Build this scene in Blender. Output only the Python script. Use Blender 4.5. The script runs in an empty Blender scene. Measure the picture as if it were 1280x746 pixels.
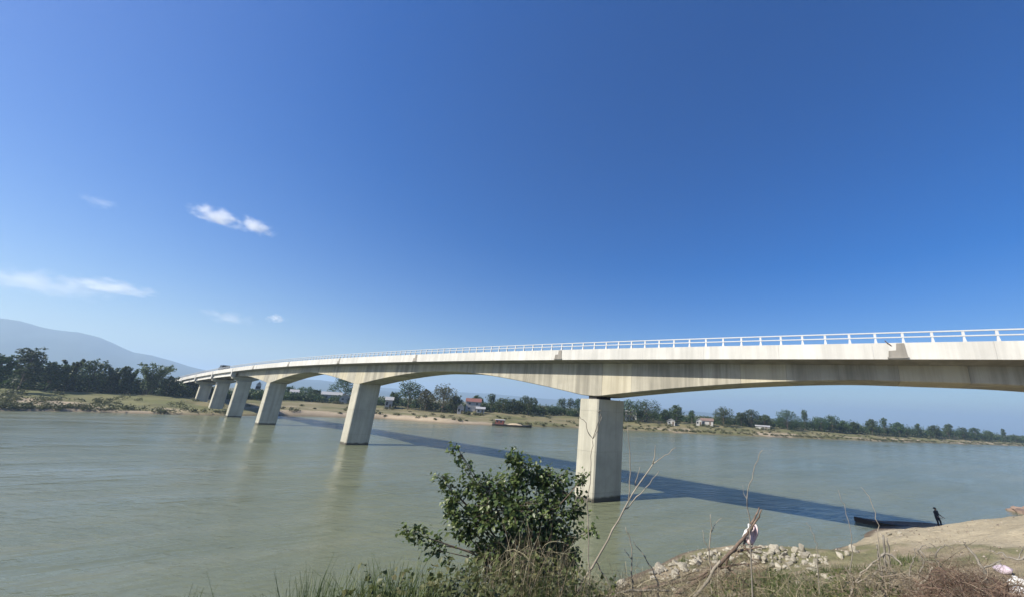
import bpy, math, random
import numpy as np
from mathutils import Vector, Matrix, noise as mnoise

# ------------------------------------------------------------------ camera
SC = bpy.context.scene
COL = SC.collection
rng = np.random.default_rng(7)
random.seed(7)

F_PX, PPX, PPY, H = 470.0, 740.36, 373.0, 9.5          # solved from piers, deck and river line (px at 1280 wide)
PITCH, ROLL = math.radians(16.271), math.radians(3.548)
R0 = np.array([1., 0, 0]); FW = np.array([0, math.cos(PITCH), math.sin(PITCH)]); U0 = np.array([0, -math.sin(PITCH), math.cos(PITCH)])
IR = math.cos(ROLL) * R0 + math.sin(ROLL) * U0
IU = -math.sin(ROLL) * R0 + math.cos(ROLL) * U0
CAM = np.array([0, 0, H])

cam_d = bpy.data.cameras.new("camera"); cam = bpy.data.objects.new("camera", cam_d); COL.objects.link(cam)
cam_d.sensor_width = 36; cam_d.lens = F_PX / 1280 * 36
cam_d.shift_x = -(PPX - 640) / 1280; cam_d.shift_y = 0
cam_d.clip_start = 0.1; cam_d.clip_end = 60000
cam.matrix_world = Matrix(((IR[0], IU[0], -FW[0], 0), (IR[1], IU[1], -FW[1], 0), (IR[2], IU[2], -FW[2], H), (0, 0, 0, 1)))
SC.camera = cam

# ------------------------------------------------------------------ sky, sun, exposure
SUN_EL = math.radians(40.0)
SHX, SHY = 0.89, 0.456                                   # ground direction in which shadows fall
sun_to = np.array([-SHX * math.cos(SUN_EL), -SHY * math.cos(SUN_EL), math.sin(SUN_EL)])
W = bpy.data.worlds.new("World"); SC.world = W; W.use_nodes = True
nt = W.node_tree; nt.nodes.clear()
wo = nt.nodes.new("ShaderNodeOutputWorld"); bg = nt.nodes.new("ShaderNodeBackground"); sky = nt.nodes.new("ShaderNodeTexSky")
sky.sky_type = 'NISHITA'; sky.sun_disc = False
sky.sun_elevation = SUN_EL; sky.sun_rotation = math.atan2(-SHX, -SHY)
sky.altitude = 0; sky.air_density = 1.0; sky.dust_density = 1.3; sky.ozone_density = 2.5
hs = nt.nodes.new("ShaderNodeHueSaturation"); hs.inputs["Saturation"].default_value = 1.56; hs.inputs["Hue"].default_value = 0.516
nt.links.new(sky.outputs[0], hs.inputs["Color"]); nt.links.new(hs.outputs[0], bg.inputs[0])
bg.inputs[1].default_value = 0.077
nt.links.new(bg.outputs[0], wo.inputs[0])
sun_d = bpy.data.lights.new("sun", 'SUN'); sun_d.energy = 5.0; sun_d.angle = math.radians(0.53); sun_d.color = (1.0, 0.93, 0.80)
sun = bpy.data.objects.new("sun", sun_d); COL.objects.link(sun)
sun.rotation_euler = Vector(sun_to).to_track_quat('Z', 'Y').to_euler(); sun.location = (-60, -40, 80)
SC.view_settings.view_transform = 'Standard'; SC.view_settings.look = 'None'
SC.view_settings.exposure = 0.85; SC.view_settings.gamma = 1.0; SC.view_settings.use_curve_mapping = False
SC.render.engine = 'CYCLES'
cy = SC.cycles
cy.use_denoising = True; cy.max_bounces = 6; cy.diffuse_bounces = 3; cy.glossy_bounces = 3; cy.transmission_bounces = 3
cy.volume_bounces = 2; cy.transparent_max_bounces = 8; cy.caustics_reflective = False; cy.caustics_refractive = False
cy.sample_clamp_indirect = 8

# ------------------------------------------------------------------ helpers
def ray(x, y):
    return (x - PPX) * IR - (y - PPY) * IU + F_PX * FW
def onz(x, y, z=0.0):
    r = ray(x, y); return CAM + r * ((z - H) / r[2])
def at_range(x, y, R):
    """point on the pixel's line of sight at horizontal distance R from the camera"""
    r = ray(x, y); return CAM + r * (R / math.hypot(r[0], r[1]))
def azim(x, y):
    r = ray(x, y); return math.atan2(r[0], r[1])

def tag(o, label=None, cat=None, group=None, kind=None):
    if label: o["label"] = label
    if cat: o["category"] = cat
    if group: o["group"] = group
    if kind: o["kind"] = kind
    return o
def empty(name, loc=(0, 0, 0), rz=0.0):
    o = bpy.data.objects.new(name, None); COL.objects.link(o); o.empty_display_size = 0.5
    o.location = loc; o.rotation_euler = (0, 0, rz); return o
def link(name, me, parent=None):
    o = bpy.data.objects.new(name, me); COL.objects.link(o)
    if parent: o.parent = parent
    return o

class MB:
    def __init__(s): s.v = []; s.f = []; s.m = []; s.n = 0
    def add(s, v, f, mi=0):
        s.v.extend([tuple(map(float, p)) for p in v]); s.f.extend([tuple(i + s.n for i in q) for q in f]); s.m.extend([mi] * len(f)); s.n += len(v); return s
    def box(s, x0, x1, y0, y1, z0, z1, mi=0):
        v = [(x0, y0, z0), (x1, y0, z0), (x1, y1, z0), (x0, y1, z0), (x0, y0, z1), (x1, y0, z1), (x1, y1, z1), (x0, y1, z1)]
        return s.add(v, [(3, 2, 1, 0), (4, 5, 6, 7), (0, 1, 5, 4), (1, 2, 6, 5), (2, 3, 7, 6), (3, 0, 4, 7)], mi)
    def prism(s, poly0, poly1, mi=0, caps=True):
        n = len(poly0); f = [(i, (i + 1) % n, n + (i + 1) % n, n + i) for i in range(n)]
        if caps: f += [tuple(range(n - 1, -1, -1)), tuple(range(n, 2 * n))]
        return s.add(list(poly0) + list(poly1), f, mi)
    def loft(s, rings, mi=0, caps=True):
        n = len(rings[0]); v = [p for r in rings for p in r]; f = []
        for k in range(len(rings) - 1):
            for i in range(n):
                j = (i + 1) % n; f.append((k * n + i, k * n + j, (k + 1) * n + j, (k + 1) * n + i))
        if caps: f += [tuple(range(n - 1, -1, -1)), tuple((len(rings) - 1) * n + i for i in range(n))]
        return s.add(v, f, mi)
    def tube(s, pts, rad, sides=5, mi=0):
        pts = [Vector(p) for p in pts]
        if not hasattr(rad, '__len__'): rad = [rad] * len(pts)
        rings = []; up = Vector((0.13, 0.21, 0.97))
        for i, p in enumerate(pts):
            t = (pts[min(i + 1, len(pts) - 1)] - pts[max(i - 1, 0)]).normalized()
            a = t.cross(up)
            if a.length < 1e-3: a = t.cross(Vector((1, 0, 0)))
            a.normalize(); b = t.cross(a)
            rings.append([p + (a * math.cos(2 * math.pi * k / sides) + b * math.sin(2 * math.pi * k / sides)) * rad[i] for k in range(sides)])
        return s.loft(rings, mi)
    def build(s, name, mats, parent=None, smooth=False):
        me = bpy.data.meshes.new(name); me.from_pydata(s.v, [], s.f)
        mats = mats if isinstance(mats, (list, tuple)) else [mats]
        for m in mats: me.materials.append(m)
        if len(mats) > 1: me.polygons.foreach_set("material_index", s.m)
        if smooth: me.polygons.foreach_set("use_smooth", [True] * len(me.polygons))
        me.update(); return link(name, me, parent)

def np_mesh(name, V, Fq, mat, parent=None, smooth=False, colors=None, tri=False):
    """fast builder: V (n,3), Fq (m,3|4)"""
    k = Fq.shape[1]; me = bpy.data.meshes.new(name)
    me.vertices.add(len(V)); me.vertices.foreach_set("co", np.ascontiguousarray(V, np.float32).ravel())
    me.loops.add(Fq.size); me.loops.foreach_set("vertex_index", np.ascontiguousarray(Fq, np.int32).ravel())
    me.polygons.add(len(Fq)); me.polygons.foreach_set("loop_start", np.arange(0, Fq.size, k, dtype=np.int32))
    me.polygons.foreach_set("loop_total", np.full(len(Fq), k, np.int32))
    if smooth: me.polygons.foreach_set("use_smooth", np.ones(len(Fq), bool))
    me.update(calc_edges=True); me.validate()
    if colors is not None:
        a = me.color_attributes.new("tint", 'FLOAT_COLOR', 'POINT')
        c = np.ones((len(V), 4), np.float32); c[:, :colors.shape[1]] = colors; a.data.foreach_set("color", c.ravel())
    if mat: me.materials.append(mat)
    return link(name, me, parent)

# smooth value noise for numpy arrays
def vnoise(x, y, seed=0):
    x = np.asarray(x, float); y = np.asarray(y, float)
    xi = np.floor(x).astype(np.int64); yi = np.floor(y).astype(np.int64); fx = x - xi; fy = y - yi
    fx = fx * fx * (3 - 2 * fx); fy = fy * fy * (3 - 2 * fy)
    def h(a, b):
        n = (a * 374761393 + b * 668265263 + seed * 974634777) & 0x7fffffff
        n = ((n ^ (n >> 13)) * 1274126177) & 0x7fffffff
        return ((n ^ (n >> 16)) & 0xffff) / 65535.0
    return (h(xi, yi) * (1 - fx) + h(xi + 1, yi) * fx) * (1 - fy) + (h(xi, yi + 1) * (1 - fx) + h(xi + 1, yi + 1) * fx) * fy
def fbm(x, y, seed=0, oct=4):
    t = 0; a = 0.5; s = 0
    for o in range(oct): t = t + a * vnoise(np.asarray(x) * 2 ** o, np.asarray(y) * 2 ** o, seed + o); s += a; a *= 0.5
    return t / s
def sstep(a, b, x):
    t = np.clip((x - a) / (b - a), 0, 1); return t * t * (3 - 2 * t)

# ------------------------------------------------------------------ materials
def mat_base(name):
    m = bpy.data.materials.new(name); m.use_nodes = True
    n = m.node_tree; return m, n, n.nodes["Principled BSDF"], n.nodes["Material Output"]
def N(n, t, **kw):
    o = n.nodes.new(t)
    for k, v in kw.items():
        if hasattr(o, k): setattr(o, k, v)
        else: o.inputs[k].default_value = v
    return o
def noise_tex(n, vec, scale, detail=4, rough=0.55, mapping=None):
    if mapping:
        mp = N(n, "ShaderNodeMapping"); mp.inputs["Scale"].default_value = mapping; n.links.new(vec, mp.inputs[0]); vec = mp.outputs[0]
    t = N(n, "ShaderNodeTexNoise"); t.inputs["Scale"].default_value = scale; t.inputs["Detail"].default_value = detail; t.inputs["Roughness"].default_value = rough
    n.links.new(vec, t.inputs["Vector"]); return t.outputs["Fac"]
def ramp(n, fac, stops):
    r = N(n, "ShaderNodeValToRGB"); e = r.color_ramp.elements
    while len(e) < len(stops): e.new(0.5)
    for i, (p, c) in enumerate(stops): e[i].position = p; e[i].color = (*c, 1) if len(c) == 3 else c
    n.links.new(fac, r.inputs[0]); return r.outputs[0]
def mixc(n, fac, a, b, mode='MIX'):
    m = N(n, "ShaderNodeMix", data_type='RGBA', blend_type=mode)
    for s, v in ((0, fac), (6, a), (7, b)):
        if isinstance(v, (int, float)): m.inputs[s].default_value = v
        elif isinstance(v, tuple): m.inputs[s].default_value = (*v, 1)
        else: n.links.new(v, m.inputs[s])
    return m.outputs[2]
def mth(n, op, a, b=None, clamp=False):
    m = N(n, "ShaderNodeMath", operation=op, use_clamp=clamp)
    for i, v in enumerate((a, b)):
        if v is None: continue
        if isinstance(v, (int, float)): m.inputs[i].default_value = v
        else: n.links.new(v, m.inputs[i])
    return m.outputs[0]
def bump(n, b, h, strength, dist):
    bp = N(n, "ShaderNodeBump"); bp.inputs["Strength"].default_value = strength; bp.inputs["Distance"].default_value = dist
    n.links.new(h, bp.inputs["Height"]); n.links.new(bp.outputs[0], b.inputs["Normal"])

def concrete(name, c0, c1, streak=0.5, cream=0.0, rnd=0.25, wet=None, rough=0.85):
    m, n, b, o = mat_base(name)
    oc = N(n, "ShaderNodeTexCoord").outputs["Object"]
    blotch = noise_tex(n, oc, 0.35, 5, 0.6)
    col = ramp(n, blotch, [(0.3, c0), (0.7, c1)])
    st = noise_tex(n, oc, 1.0, 4, 0.7, mapping=(1.1, 1.1, 0.05))
    stm = ramp(n, st, [(0.42, (0, 0, 0)), (0.62, (1, 1, 1))])
    col = mixc(n, mth(n, 'MULTIPLY', stm, streak), col, tuple(x * 0.52 for x in c0), 'MIX')
    fine = noise_tex(n, oc, 2.2, 5, 0.75, mapping=(1.6, 1.6, 0.12))
    col = mixc(n, mth(n, 'MULTIPLY', ramp(n, fine, [(0.55, (0, 0, 0)), (0.75, (1, 1, 1))]), streak * 0.55), col, (0.17, 0.15, 0.115))
    oi = N(n, "ShaderNodeObjectInfo").outputs["Random"]
    if cream: col = mixc(n, mth(n, 'MULTIPLY', mth(n, 'GREATER_THAN', oi, 0.55), cream), col, (c1[0] * 1.02, c1[1] * 0.95, c1[2] * 0.78))
    if rnd:
        v = mth(n, 'ADD', mth(n, 'MULTIPLY', oi, rnd), 1 - rnd * 0.5)
        cb = N(n, "ShaderNodeCombineColor"); [n.links.new(v, cb.inputs[i]) for i in range(3)]
        col = mixc(n, 1.0, col, cb.outputs[0], 'MULTIPLY')
    if wet:
        sep = N(n, "ShaderNodeSeparateXYZ"); n.links.new(oc, sep.inputs[0])
        z = mth(n, 'ADD', sep.outputs[2], mth(n, 'MULTIPLY', noise_tex(n, oc, 1.5, 3), 0.5))
        wm = N(n, "ShaderNodeMapRange"); wm.inputs[1].default_value = wet; wm.inputs[2].default_value = wet + 0.25; wm.inputs[3].default_value = 1; wm.inputs[4].default_value = 0
        n.links.new(z, wm.inputs[0]); col = mixc(n, wm.outputs[0], col, (0.07, 0.065, 0.05))
    n.links.new(col, b.inputs["Base Color"]); b.inputs["Roughness"].default_value = rough
    bump(n, b, noise_tex(n, oc, 9, 6, 0.7), 0.25, 0.03)
    return m
def plain(name, c, rough=0.6, metal=0.0, var=0.2, scale=6, coat=0.0, spec=0.5):
    m, n, b, o = mat_base(name)
    oc = N(n, "ShaderNodeTexCoord").outputs["Object"]
    f = noise_tex(n, oc, scale, 4)
    col = ramp(n, f, [(0.3, tuple(x * (1 - var) for x in c)), (0.7, tuple(min(1, x * (1 + var)) for x in c))])
    n.links.new(col, b.inputs["Base Color"]); b.inputs["Roughness"].default_value = rough; b.inputs["Metallic"].default_value = metal
    b.inputs["Specular IOR Level"].default_value = spec
    return m
def foliage(name, c0, c1, c2, scale=0.5, trans=0.35, rough=0.55):
    m, n, b, o = mat_base(name)
    geo = N(n, "ShaderNodeNewGeometry"); oi = N(n, "ShaderNodeObjectInfo").outputs["Random"]
    oc = N(n, "ShaderNodeTexCoord").outputs["Object"]
    f = noise_tex(n, oc, scale, 3)
    r = mth(n, 'ADD', mth(n, 'MULTIPLY', geo.outputs["Random Per Island"], 0.5), mth(n, 'MULTIPLY', f, 0.5))
    col = ramp(n, r, [(0.2, c0), (0.5, c1), (0.82, c2)])
    hsv = N(n, "ShaderNodeHueSaturation"); n.links.new(col, hsv.inputs["Color"])
    n.links.new(mth(n, 'ADD', mth(n, 'MULTIPLY', oi, 0.05), 0.475), hsv.inputs["Hue"])
    n.links.new(mth(n, 'ADD', mth(n, 'MULTIPLY', oi, 0.45), 0.78), hsv.inputs["Value"])
    n.links.new(hsv.outputs[0], b.inputs["Base Color"]); b.inputs["Roughness"].default_value = rough; b.inputs["Specular IOR Level"].default_value = 0.3
    tr = N(n, "ShaderNodeBsdfTranslucent"); n.links.new(hsv.outputs[0], tr.inputs[0])
    mx = N(n, "ShaderNodeMixShader"); mx.inputs[0].default_value = trans
    n.links.new(b.outputs[0], mx.inputs[1]); n.links.new(tr.outputs[0], mx.inputs[2]); n.links.new(mx.outputs[0], o.inputs[0])
    return m
def tinted(name, rough=0.95, grain=(3, 14), amt=0.35, bs=0.5, bd=0.05):
    """ground: colour zones come from the mesh's tint attribute, grain from noise"""
    m, n, b, o = mat_base(name)
    at = N(n, "ShaderNodeAttribute"); at.attribute_name = "tint"
    pos = N(n, "ShaderNodeNewGeometry").outputs["Position"]
    f1 = noise_tex(n, pos, grain[0], 5, 0.65); f2 = noise_tex(n, pos, grain[1], 4, 0.7)
    v = mth(n, 'ADD', mth(n, 'MULTIPLY', mth(n, 'ADD', f1, f2), amt), 1 - amt)
    cb = N(n, "ShaderNodeCombineColor"); [n.links.new(v, cb.inputs[i]) for i in range(3)]
    n.links.new(mixc(n, 1.0, at.outputs["Color"], cb.outputs[0], 'MULTIPLY'), b.inputs["Base Color"])
    b.inputs["Roughness"].default_value = rough; b.inputs["Specular IOR Level"].default_value = 0.2
    bump(n, b, mth(n, 'ADD', f1, mth(n, 'MULTIPLY', f2, 0.4)), bs, bd)
    return m

M = {}
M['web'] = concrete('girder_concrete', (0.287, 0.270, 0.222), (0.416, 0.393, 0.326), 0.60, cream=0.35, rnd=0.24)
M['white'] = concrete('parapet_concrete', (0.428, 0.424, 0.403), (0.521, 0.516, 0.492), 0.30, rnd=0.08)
M['pier'] = concrete('pier_concrete', (0.326, 0.313, 0.257), (0.457, 0.438, 0.364), 0.35, rnd=0.10, wet=0.55)
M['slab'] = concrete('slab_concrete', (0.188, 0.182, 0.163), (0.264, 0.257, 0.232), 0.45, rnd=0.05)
M['patch'] = concrete('bare_concrete', (0.170, 0.162, 0.145), (0.272, 0.255, 0.230), 0.4, rnd=0.1)
M['rail'] = plain('rail_paint', (0.416, 0.432, 0.449), 0.45, var=0.06)
M['asphalt'] = plain('asphalt', (0.05, 0.05, 0.052), 0.9)
M['dark'] = plain('dark_gap', (0.035, 0.033, 0.03), 0.8)
M['rust'] = plain('rusty_steel', (0.10, 0.055, 0.035), 0.7)
M['bark'] = plain('bark', (0.13, 0.10, 0.075), 0.9, var=0.4, scale=8)
M['leaf_far'] = foliage('far_foliage', (0.020, 0.038, 0.016), (0.038, 0.069, 0.025), (0.084, 0.118, 0.040), 0.35)
M['leaf_mid'] = foliage('mid_foliage', (0.030, 0.052, 0.018), (0.055, 0.088, 0.030), (0.10, 0.135, 0.048), 0.35)
M['leaf_bamboo'] = foliage('bamboo_foliage', (0.045, 0.072, 0.027), (0.081, 0.113, 0.045), (0.135, 0.162, 0.077), 0.4)
M['leaf_brown'] = foliage('dusty_foliage', (0.045, 0.05, 0.022), (0.075, 0.08, 0.035), (0.115, 0.11, 0.055), 0.4)
M['leaf_bush'] = foliage('bush_foliage', (0.034, 0.065, 0.021), (0.065, 0.114, 0.034), (0.137, 0.182, 0.065), 0.9, trans=0.25, rough=0.38)
M['leaf_weed'] = foliage('weed_foliage', (0.05, 0.075, 0.024), (0.085, 0.115, 0.04), (0.17, 0.17, 0.075), 0.9, trans=0.3, rough=0.5)
M['pebble'] = foliage('pebbles', (0.10, 0.085, 0.065), (0.22, 0.19, 0.145), (0.42, 0.39, 0.33), 2.0, trans=0.0, rough=0.9)
M['grass'] = foliage('grass_blades', (0.033, 0.052, 0.017), (0.067, 0.095, 0.030), (0.142, 0.157, 0.067), 0.5, trans=0.3)
M['straw'] = foliage('dry_straw', (0.11, 0.095, 0.058), (0.20, 0.17, 0.11), (0.33, 0.285, 0.20), 0.8, trans=0.2)
M['redtwig'] = foliage('dry_brush', (0.05, 0.033, 0.024), (0.105, 0.066, 0.048), (0.21, 0.15, 0.105), 0.7, trans=0.1)
M['deadwood'] = plain('dead_wood', (0.223, 0.198, 0.161), 0.85, var=0.35, scale=5)
M['driftwood'] = plain('driftwood', (0.128, 0.092, 0.068), 0.85, var=0.45, scale=6)
M['greytwig'] = plain('grey_twig', (0.17, 0.155, 0.13), 0.85, var=0.4, scale=6)
M['far_ground'] = tinted('far_bank_ground', grain=(0.25, 1.6), amt=0.45, bs=0.6, bd=0.25)
M['near_ground'] = tinted('near_bank_ground', grain=(1.1, 7), amt=0.62, bs=1.0, bd=0.22)
M['mount'] = tinted('mountain_forest', grain=(0.004, 0.02), amt=0.4, bs=0.5, bd=12)
M['rock'] = concrete('pale_rock', (0.215, 0.194, 0.151), (0.359, 0.338, 0.280), 0.25, rnd=0.6)
M['spit'] = concrete('brown_stone', (0.16, 0.11, 0.085), (0.27, 0.20, 0.155), 0.3, rnd=0.5)
M['wall_white'] = plain('white_render', (0.355, 0.352, 0.337), 0.8, var=0.08, scale=1)
M['wall_cream'] = plain('cream_render', (0.55, 0.52, 0.45), 0.8, var=0.1, scale=1)
M['roof_red'] = plain('red_tiles', (0.160, 0.068, 0.056), 0.8, var=0.25, scale=2)
M['roof_brown'] = plain('brown_roof', (0.16, 0.11, 0.09), 0.8, var=0.2, scale=2)
M['roof_pale'] = plain('pale_sheet_roof', (0.306, 0.312, 0.318), 0.5, var=0.08, scale=1)
M['roof_grey'] = plain('grey_roof', (0.30, 0.30, 0.31), 0.7, var=0.15, scale=1)
M['glass'] = plain('window_glass', (0.03, 0.035, 0.04), 0.12, var=0.1)
M['hull'] = plain('dark_hull', (0.016, 0.014, 0.013), 0.6, var=0.4, scale=1)
M['hull_red'] = plain('red_brown_cabin', (0.17, 0.055, 0.04), 0.7, var=0.3, scale=1)
M['sandload'] = plain('sand_load', (0.36, 0.29, 0.2), 0.95, var=0.2, scale=3)
M['rag'] = plain('pale_pink_cloth', (0.66, 0.52, 0.52), 0.9, var=0.25, scale=9)
M['bagwhite'] = plain('white_plastic', (0.78, 0.78, 0.77), 0.5, var=0.08)
M['bagpink'] = plain('mauve_plastic', (0.45, 0.38, 0.44), 0.55, var=0.25)
M['truck'] = plain('dark_truck_paint', (0.02, 0.022, 0.028), 0.4, var=0.2)
M['tyre'] = plain('tyre', (0.015, 0.015, 0.015), 0.9)
M['cloth_dark'] = plain('dark_navy_cloth', (0.02, 0.024, 0.034), 0.9, var=0.25, scale=12)
M['cloth_shirt'] = plain('dark_grey_shirt', (0.035, 0.04, 0.05), 0.9, var=0.25, scale=12)
M['skin'] = plain('skin', (0.32, 0.19, 0.13), 0.6, var=0.08)
M['hair'] = plain('black_hair', (0.012, 0.011, 0.010), 0.6)

def water_mat():
    m, n, b, o = mat_base('river_water')
    pos = N(n, "ShaderNodeNewGeometry").outputs["Position"]
    rot = N(n, "ShaderNodeMapping"); rot.inputs["Rotation"].default_value = (0, 0, math.radians(-38)); n.links.new(pos, rot.inputs[0]); fl = rot.outputs[0]   # x along the current
    big = noise_tex(n, pos, 0.018, 4, 0.55)
    streak = noise_tex(n, fl, 0.16, 5, 0.62, mapping=(0.22, 1.5, 1))
    silt = mth(n, 'ADD', mth(n, 'MULTIPLY', big, 0.55), mth(n, 'MULTIPLY', streak, 0.45))
    col = ramp(n, silt, [(0.32, (0.095, 0.110, 0.069)), (0.5, (0.122, 0.136, 0.088)), (0.68, (0.154, 0.163, 0.110))])
    n.links.new(col, b.inputs["Base Color"])
    b.inputs["IOR"].default_value = 1.33; b.inputs["Specular IOR Level"].default_value = 0.24
    calm = noise_tex(n, fl, 0.05, 5, 0.65, mapping=(0.5, 1.7, 1))
    rr = N(n, "ShaderNodeMapRange"); rr.inputs[1].default_value = 0.35; rr.inputs[2].default_value = 0.65; rr.inputs[3].default_value = 0.10; rr.inputs[4].default_value = 0.24
    n.links.new(calm, rr.inputs[0]); n.links.new(rr.outputs[0], b.inputs["Roughness"])
    w0 = noise_tex(n, pos, 0.13, 3, 0.5, mapping=(0.6, 1.4, 1)); w1 = noise_tex(n, pos, 0.5, 3, 0.55, mapping=(0.45, 1.7, 1)); w2 = noise_tex(n, pos, 1.7, 4, 0.62, mapping=(0.5, 1.6, 1)); w3 = noise_tex(n, pos, 6.0, 2, 0.6)
    h = mth(n, 'ADD', mth(n, 'ADD', mth(n, 'MULTIPLY', w0, 1.3), w1), mth(n, 'ADD', mth(n, 'MULTIPLY', w2, 0.42), mth(n, 'MULTIPLY', w3, 0.07)))
    gust = N(n, "ShaderNodeMapRange"); gust.inputs[1].default_value = 0.36; gust.inputs[2].default_value = 0.62; gust.inputs[3].default_value = 0.35; gust.inputs[4].default_value = 1.15
    n.links.new(calm, gust.inputs[0]); h = mth(n, 'MULTIPLY', h, gust.outputs[0])
    bump(n, b, h, 0.7, 0.24)
    return m
M['water'] = water_mat()

# ------------------------------------------------------------------ ground: shorelines and height functions
SH_PX = [(0, 513), (50, 513.3), (100, 514), (150, 515.5), (200, 517), (300, 519.5), (350, 518.5), (400, 520), (480, 523), (560, 529), (640, 532), (720, 534), (800, 538), (860, 541), (920, 544), (1000, 547), (1100, 551), (1200, 554), (1280, 557)]
FAR_SHORE = np.array([(-3000, -5200), (-800, -1300), (-300, -300), (-205, -60), (-172, 40)] + [tuple(onz(x, y)[:2]) for x, y in SH_PX] + [(600, 460), (900, 590), (1700, 850), (4000, 1500), (8800, 2600)])
NEAR_SHORE = np.array([(-2200, -5200), (-420, -1000), (-110, -170), (-50, -45), (-25, -5), (2, 24), (30, 42), (60, 50), (110, 75), (300, 140), (900, 330), (4000, 900), (8800, 1700)])
def sdist(P, L):
    """signed distance to polyline (left side of its direction positive) and arc parameter"""
    P = np.asarray(P, float).reshape(-1, 2); best = np.full(len(P), 1e18); sg = np.zeros(len(P)); par = np.zeros(len(P))
    for i in range(len(L) - 1):
        a = L[i]; d = L[i + 1] - a; l2 = d @ d
        w = P - a; t = np.clip((w @ d) / l2, 0, 1); q = w - t[:, None] * d; dd = (q ** 2).sum(1)
        cr = d[0] * w[:, 1] - d[1] * w[:, 0]
        k = dd < best - 1e-9; best[k] = dd[k]; sg[k] = np.where(cr[k] >= 0, 1, -1); par[k] = i + t[k]
    return np.sqrt(best) * sg, par
PD = np.array([-300, -14, -4, 0, 1.2, 4, 14, 24, 38, 52, 90, 250, 1000, 9000]); PZ = np.array([-4, -3, -0.8, 0, 0.55, 0.9, 1.5, 2.1, 3.3, 4.2, 4.6, 5.0, 6.0, 8.0])
# inland stretch of the bank along the shore (index = shoreline vertex)
BW_I = np.array([0, 5, 8, 11, 13, 14, 15, 17, 19, 21, 23, 28]); BW = np.array([1, 0.9, 1.0, 1.1, 1.25, 0.8, 0.75, 0.95, 0.62, 0.85, 0.8, 0.8])
def zfar(x, y):
    P = np.stack([np.atleast_1d(x), np.atleast_1d(y)], 1).astype(float); d, p = sdist(P, FAR_SHORE)
    w = np.interp(p, BW_I, BW); wob = (fbm(P[:, 0] / 17, P[:, 1] / 17, 3) - 0.5) * 7 * sstep(0, 8, np.abs(d))
    dd = np.where(d > 0, np.maximum(d / w + wob, d * 0.25), d)
    z = np.interp(dd, PD, PZ)
    bluff = sstep(10.6, 11.3, p) * (1 - sstep(13.6, 14.6, p))
    z = z + bluff * np.interp(d, [0, 0.5, 3, 20, 40], [0, 0.5, 1.1, 0.7, 0])
    z = z + sstep(1, 6, d) * (fbm(P[:, 0] / 6, P[:, 1] / 6, 11) - 0.5) * 0.9
    return z, d, p
def zfar1(x, y): return float(zfar(x, y)[0][0])

# near bank: control points (x, y, z) -> smooth surface
NC = np.array([
 (1.9,24.5,0.0),(4,27,0.0),(10.5,32.3,0.0),(16,32.6,0.0),(20,33.6,0.0),(7,30.2,0.0),(10.5,29.6,0.9),(13.5,30.2,0.95),(16.5,30.4,0.8),(19.5,31.2,0.7),(7,28,0.6),(24.5,36,0.0),(28.6,40.6,0.0),(32,44,0.0),(37,44.5,0.0),(44,43.5,0.0),(52,45,0.0),(62,50,0.0),
 (4,29.5,-1),(10,35.2,-1),(18,35.8,-1),(23,39,-1),(28,44,-1),(33,47.5,-1),(42,48,-1),(56,52,-1),(0,29,-1.6),(12,40,-2.5),(30,55,-3),(60,65,-3),
 (26.6,36.2,0.9),(29.5,38.5,0.55),(34,41.5,0.35),(40,41,0.5),
 (25.6,28.6,3.3),(29.3,27.6,4.35),(28.5,31.5,2.6),(34,33,2.2),(36,28,4.3),(45,36,2.2),(23,32,1.6),
 (20,26.5,2.5),(20,20,4.2),(15,14,4.6),(24,14,5.4),(15,24,2.0),(10,27,0.9),(12,22,2.1),(8.7,17,2.9),(5,22,0.9),(2.5,16,1.9),
 (0,0,7.9),(3,0,7.9),(-3,0,7.6),(0,-4,8.1),(2,4,6.9),(-1,4,6.7),(0.5,9,4.4),(5,9,4.9),(9,8,5.6),(-4,8,3.4),(-7,3,4.8),
 (-3,17,0.3),(-6,14,0.0),(-10,10,0.0),(-16,5,0.0),(-25,-5,0.0),(-5,19,-1.2),(-9,15,-1.2),(-14,10,-1.2),(-22,3,-1.3),(-30,12,-3),(-12,24,-3),
 (-10,-3,5.8),(-15,-12,5.5),(0,-20,8.2),(20,-10,7.5),(40,0,7),(48,12,6.0),(60,20,5),(75,30,4),(80,0,7.5),(60,-30,8),(80,50,1.0),(-40,-40,2.5),(90,80,-3),(-60,20,-3),(-60,-40,-2)], float)
_d = np.linalg.norm(NC[:, None, :2] - NC[None, :, :2], axis=2)
_K = np.sqrt(_d ** 2 + 4.0)
_A = np.block([[_K, np.ones((len(NC), 1))], [np.ones((1, len(NC))), np.zeros((1, 1))]])
_w = np.linalg.solve(_A + np.diag([-0.02] * len(NC) + [0]), np.append(NC[:, 2], 0))
def znear(x, y):
    x = np.atleast_1d(np.asarray(x, float)).ravel(); y = np.atleast_1d(np.asarray(y, float)).ravel(); out = np.zeros(len(x))
    for i in range(0, len(x), 4000):
        d = np.hypot(x[i:i + 4000, None] - NC[None, :, 0], y[i:i + 4000, None] - NC[None, :, 1])
        out[i:i + 4000] = np.sqrt(d ** 2 + 4.0) @ _w[:-1] + _w[-1]
    sd, _ = sdist(np.stack([x, y], 1), NEAR_SHORE); far = np.clip(-sd * 0.22, -4, 7.5)
    b = sstep(62, 105, np.hypot(x - 15, y - 8)); z = np.clip(out, -4, 9) * (1 - b) + far * b
    amp = sstep(-0.3, 0.8, z) * (1 - sstep(0, 1, 0 * x))
    z = z + (fbm(x / 2.2, y / 2.2, 5) - 0.5) * 0.46 * sstep(0.0, 1.2, z) + (np.abs(fbm(x / 4.5, y / 2.5, 15) - 0.5) - 0.1) * 0.5 * sstep(0.3, 1.5, z) + (fbm(x / 0.6, y / 0.6, 9, 3) - 0.5) * 0.12 * sstep(0, 0.6, z)
    return z
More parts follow.
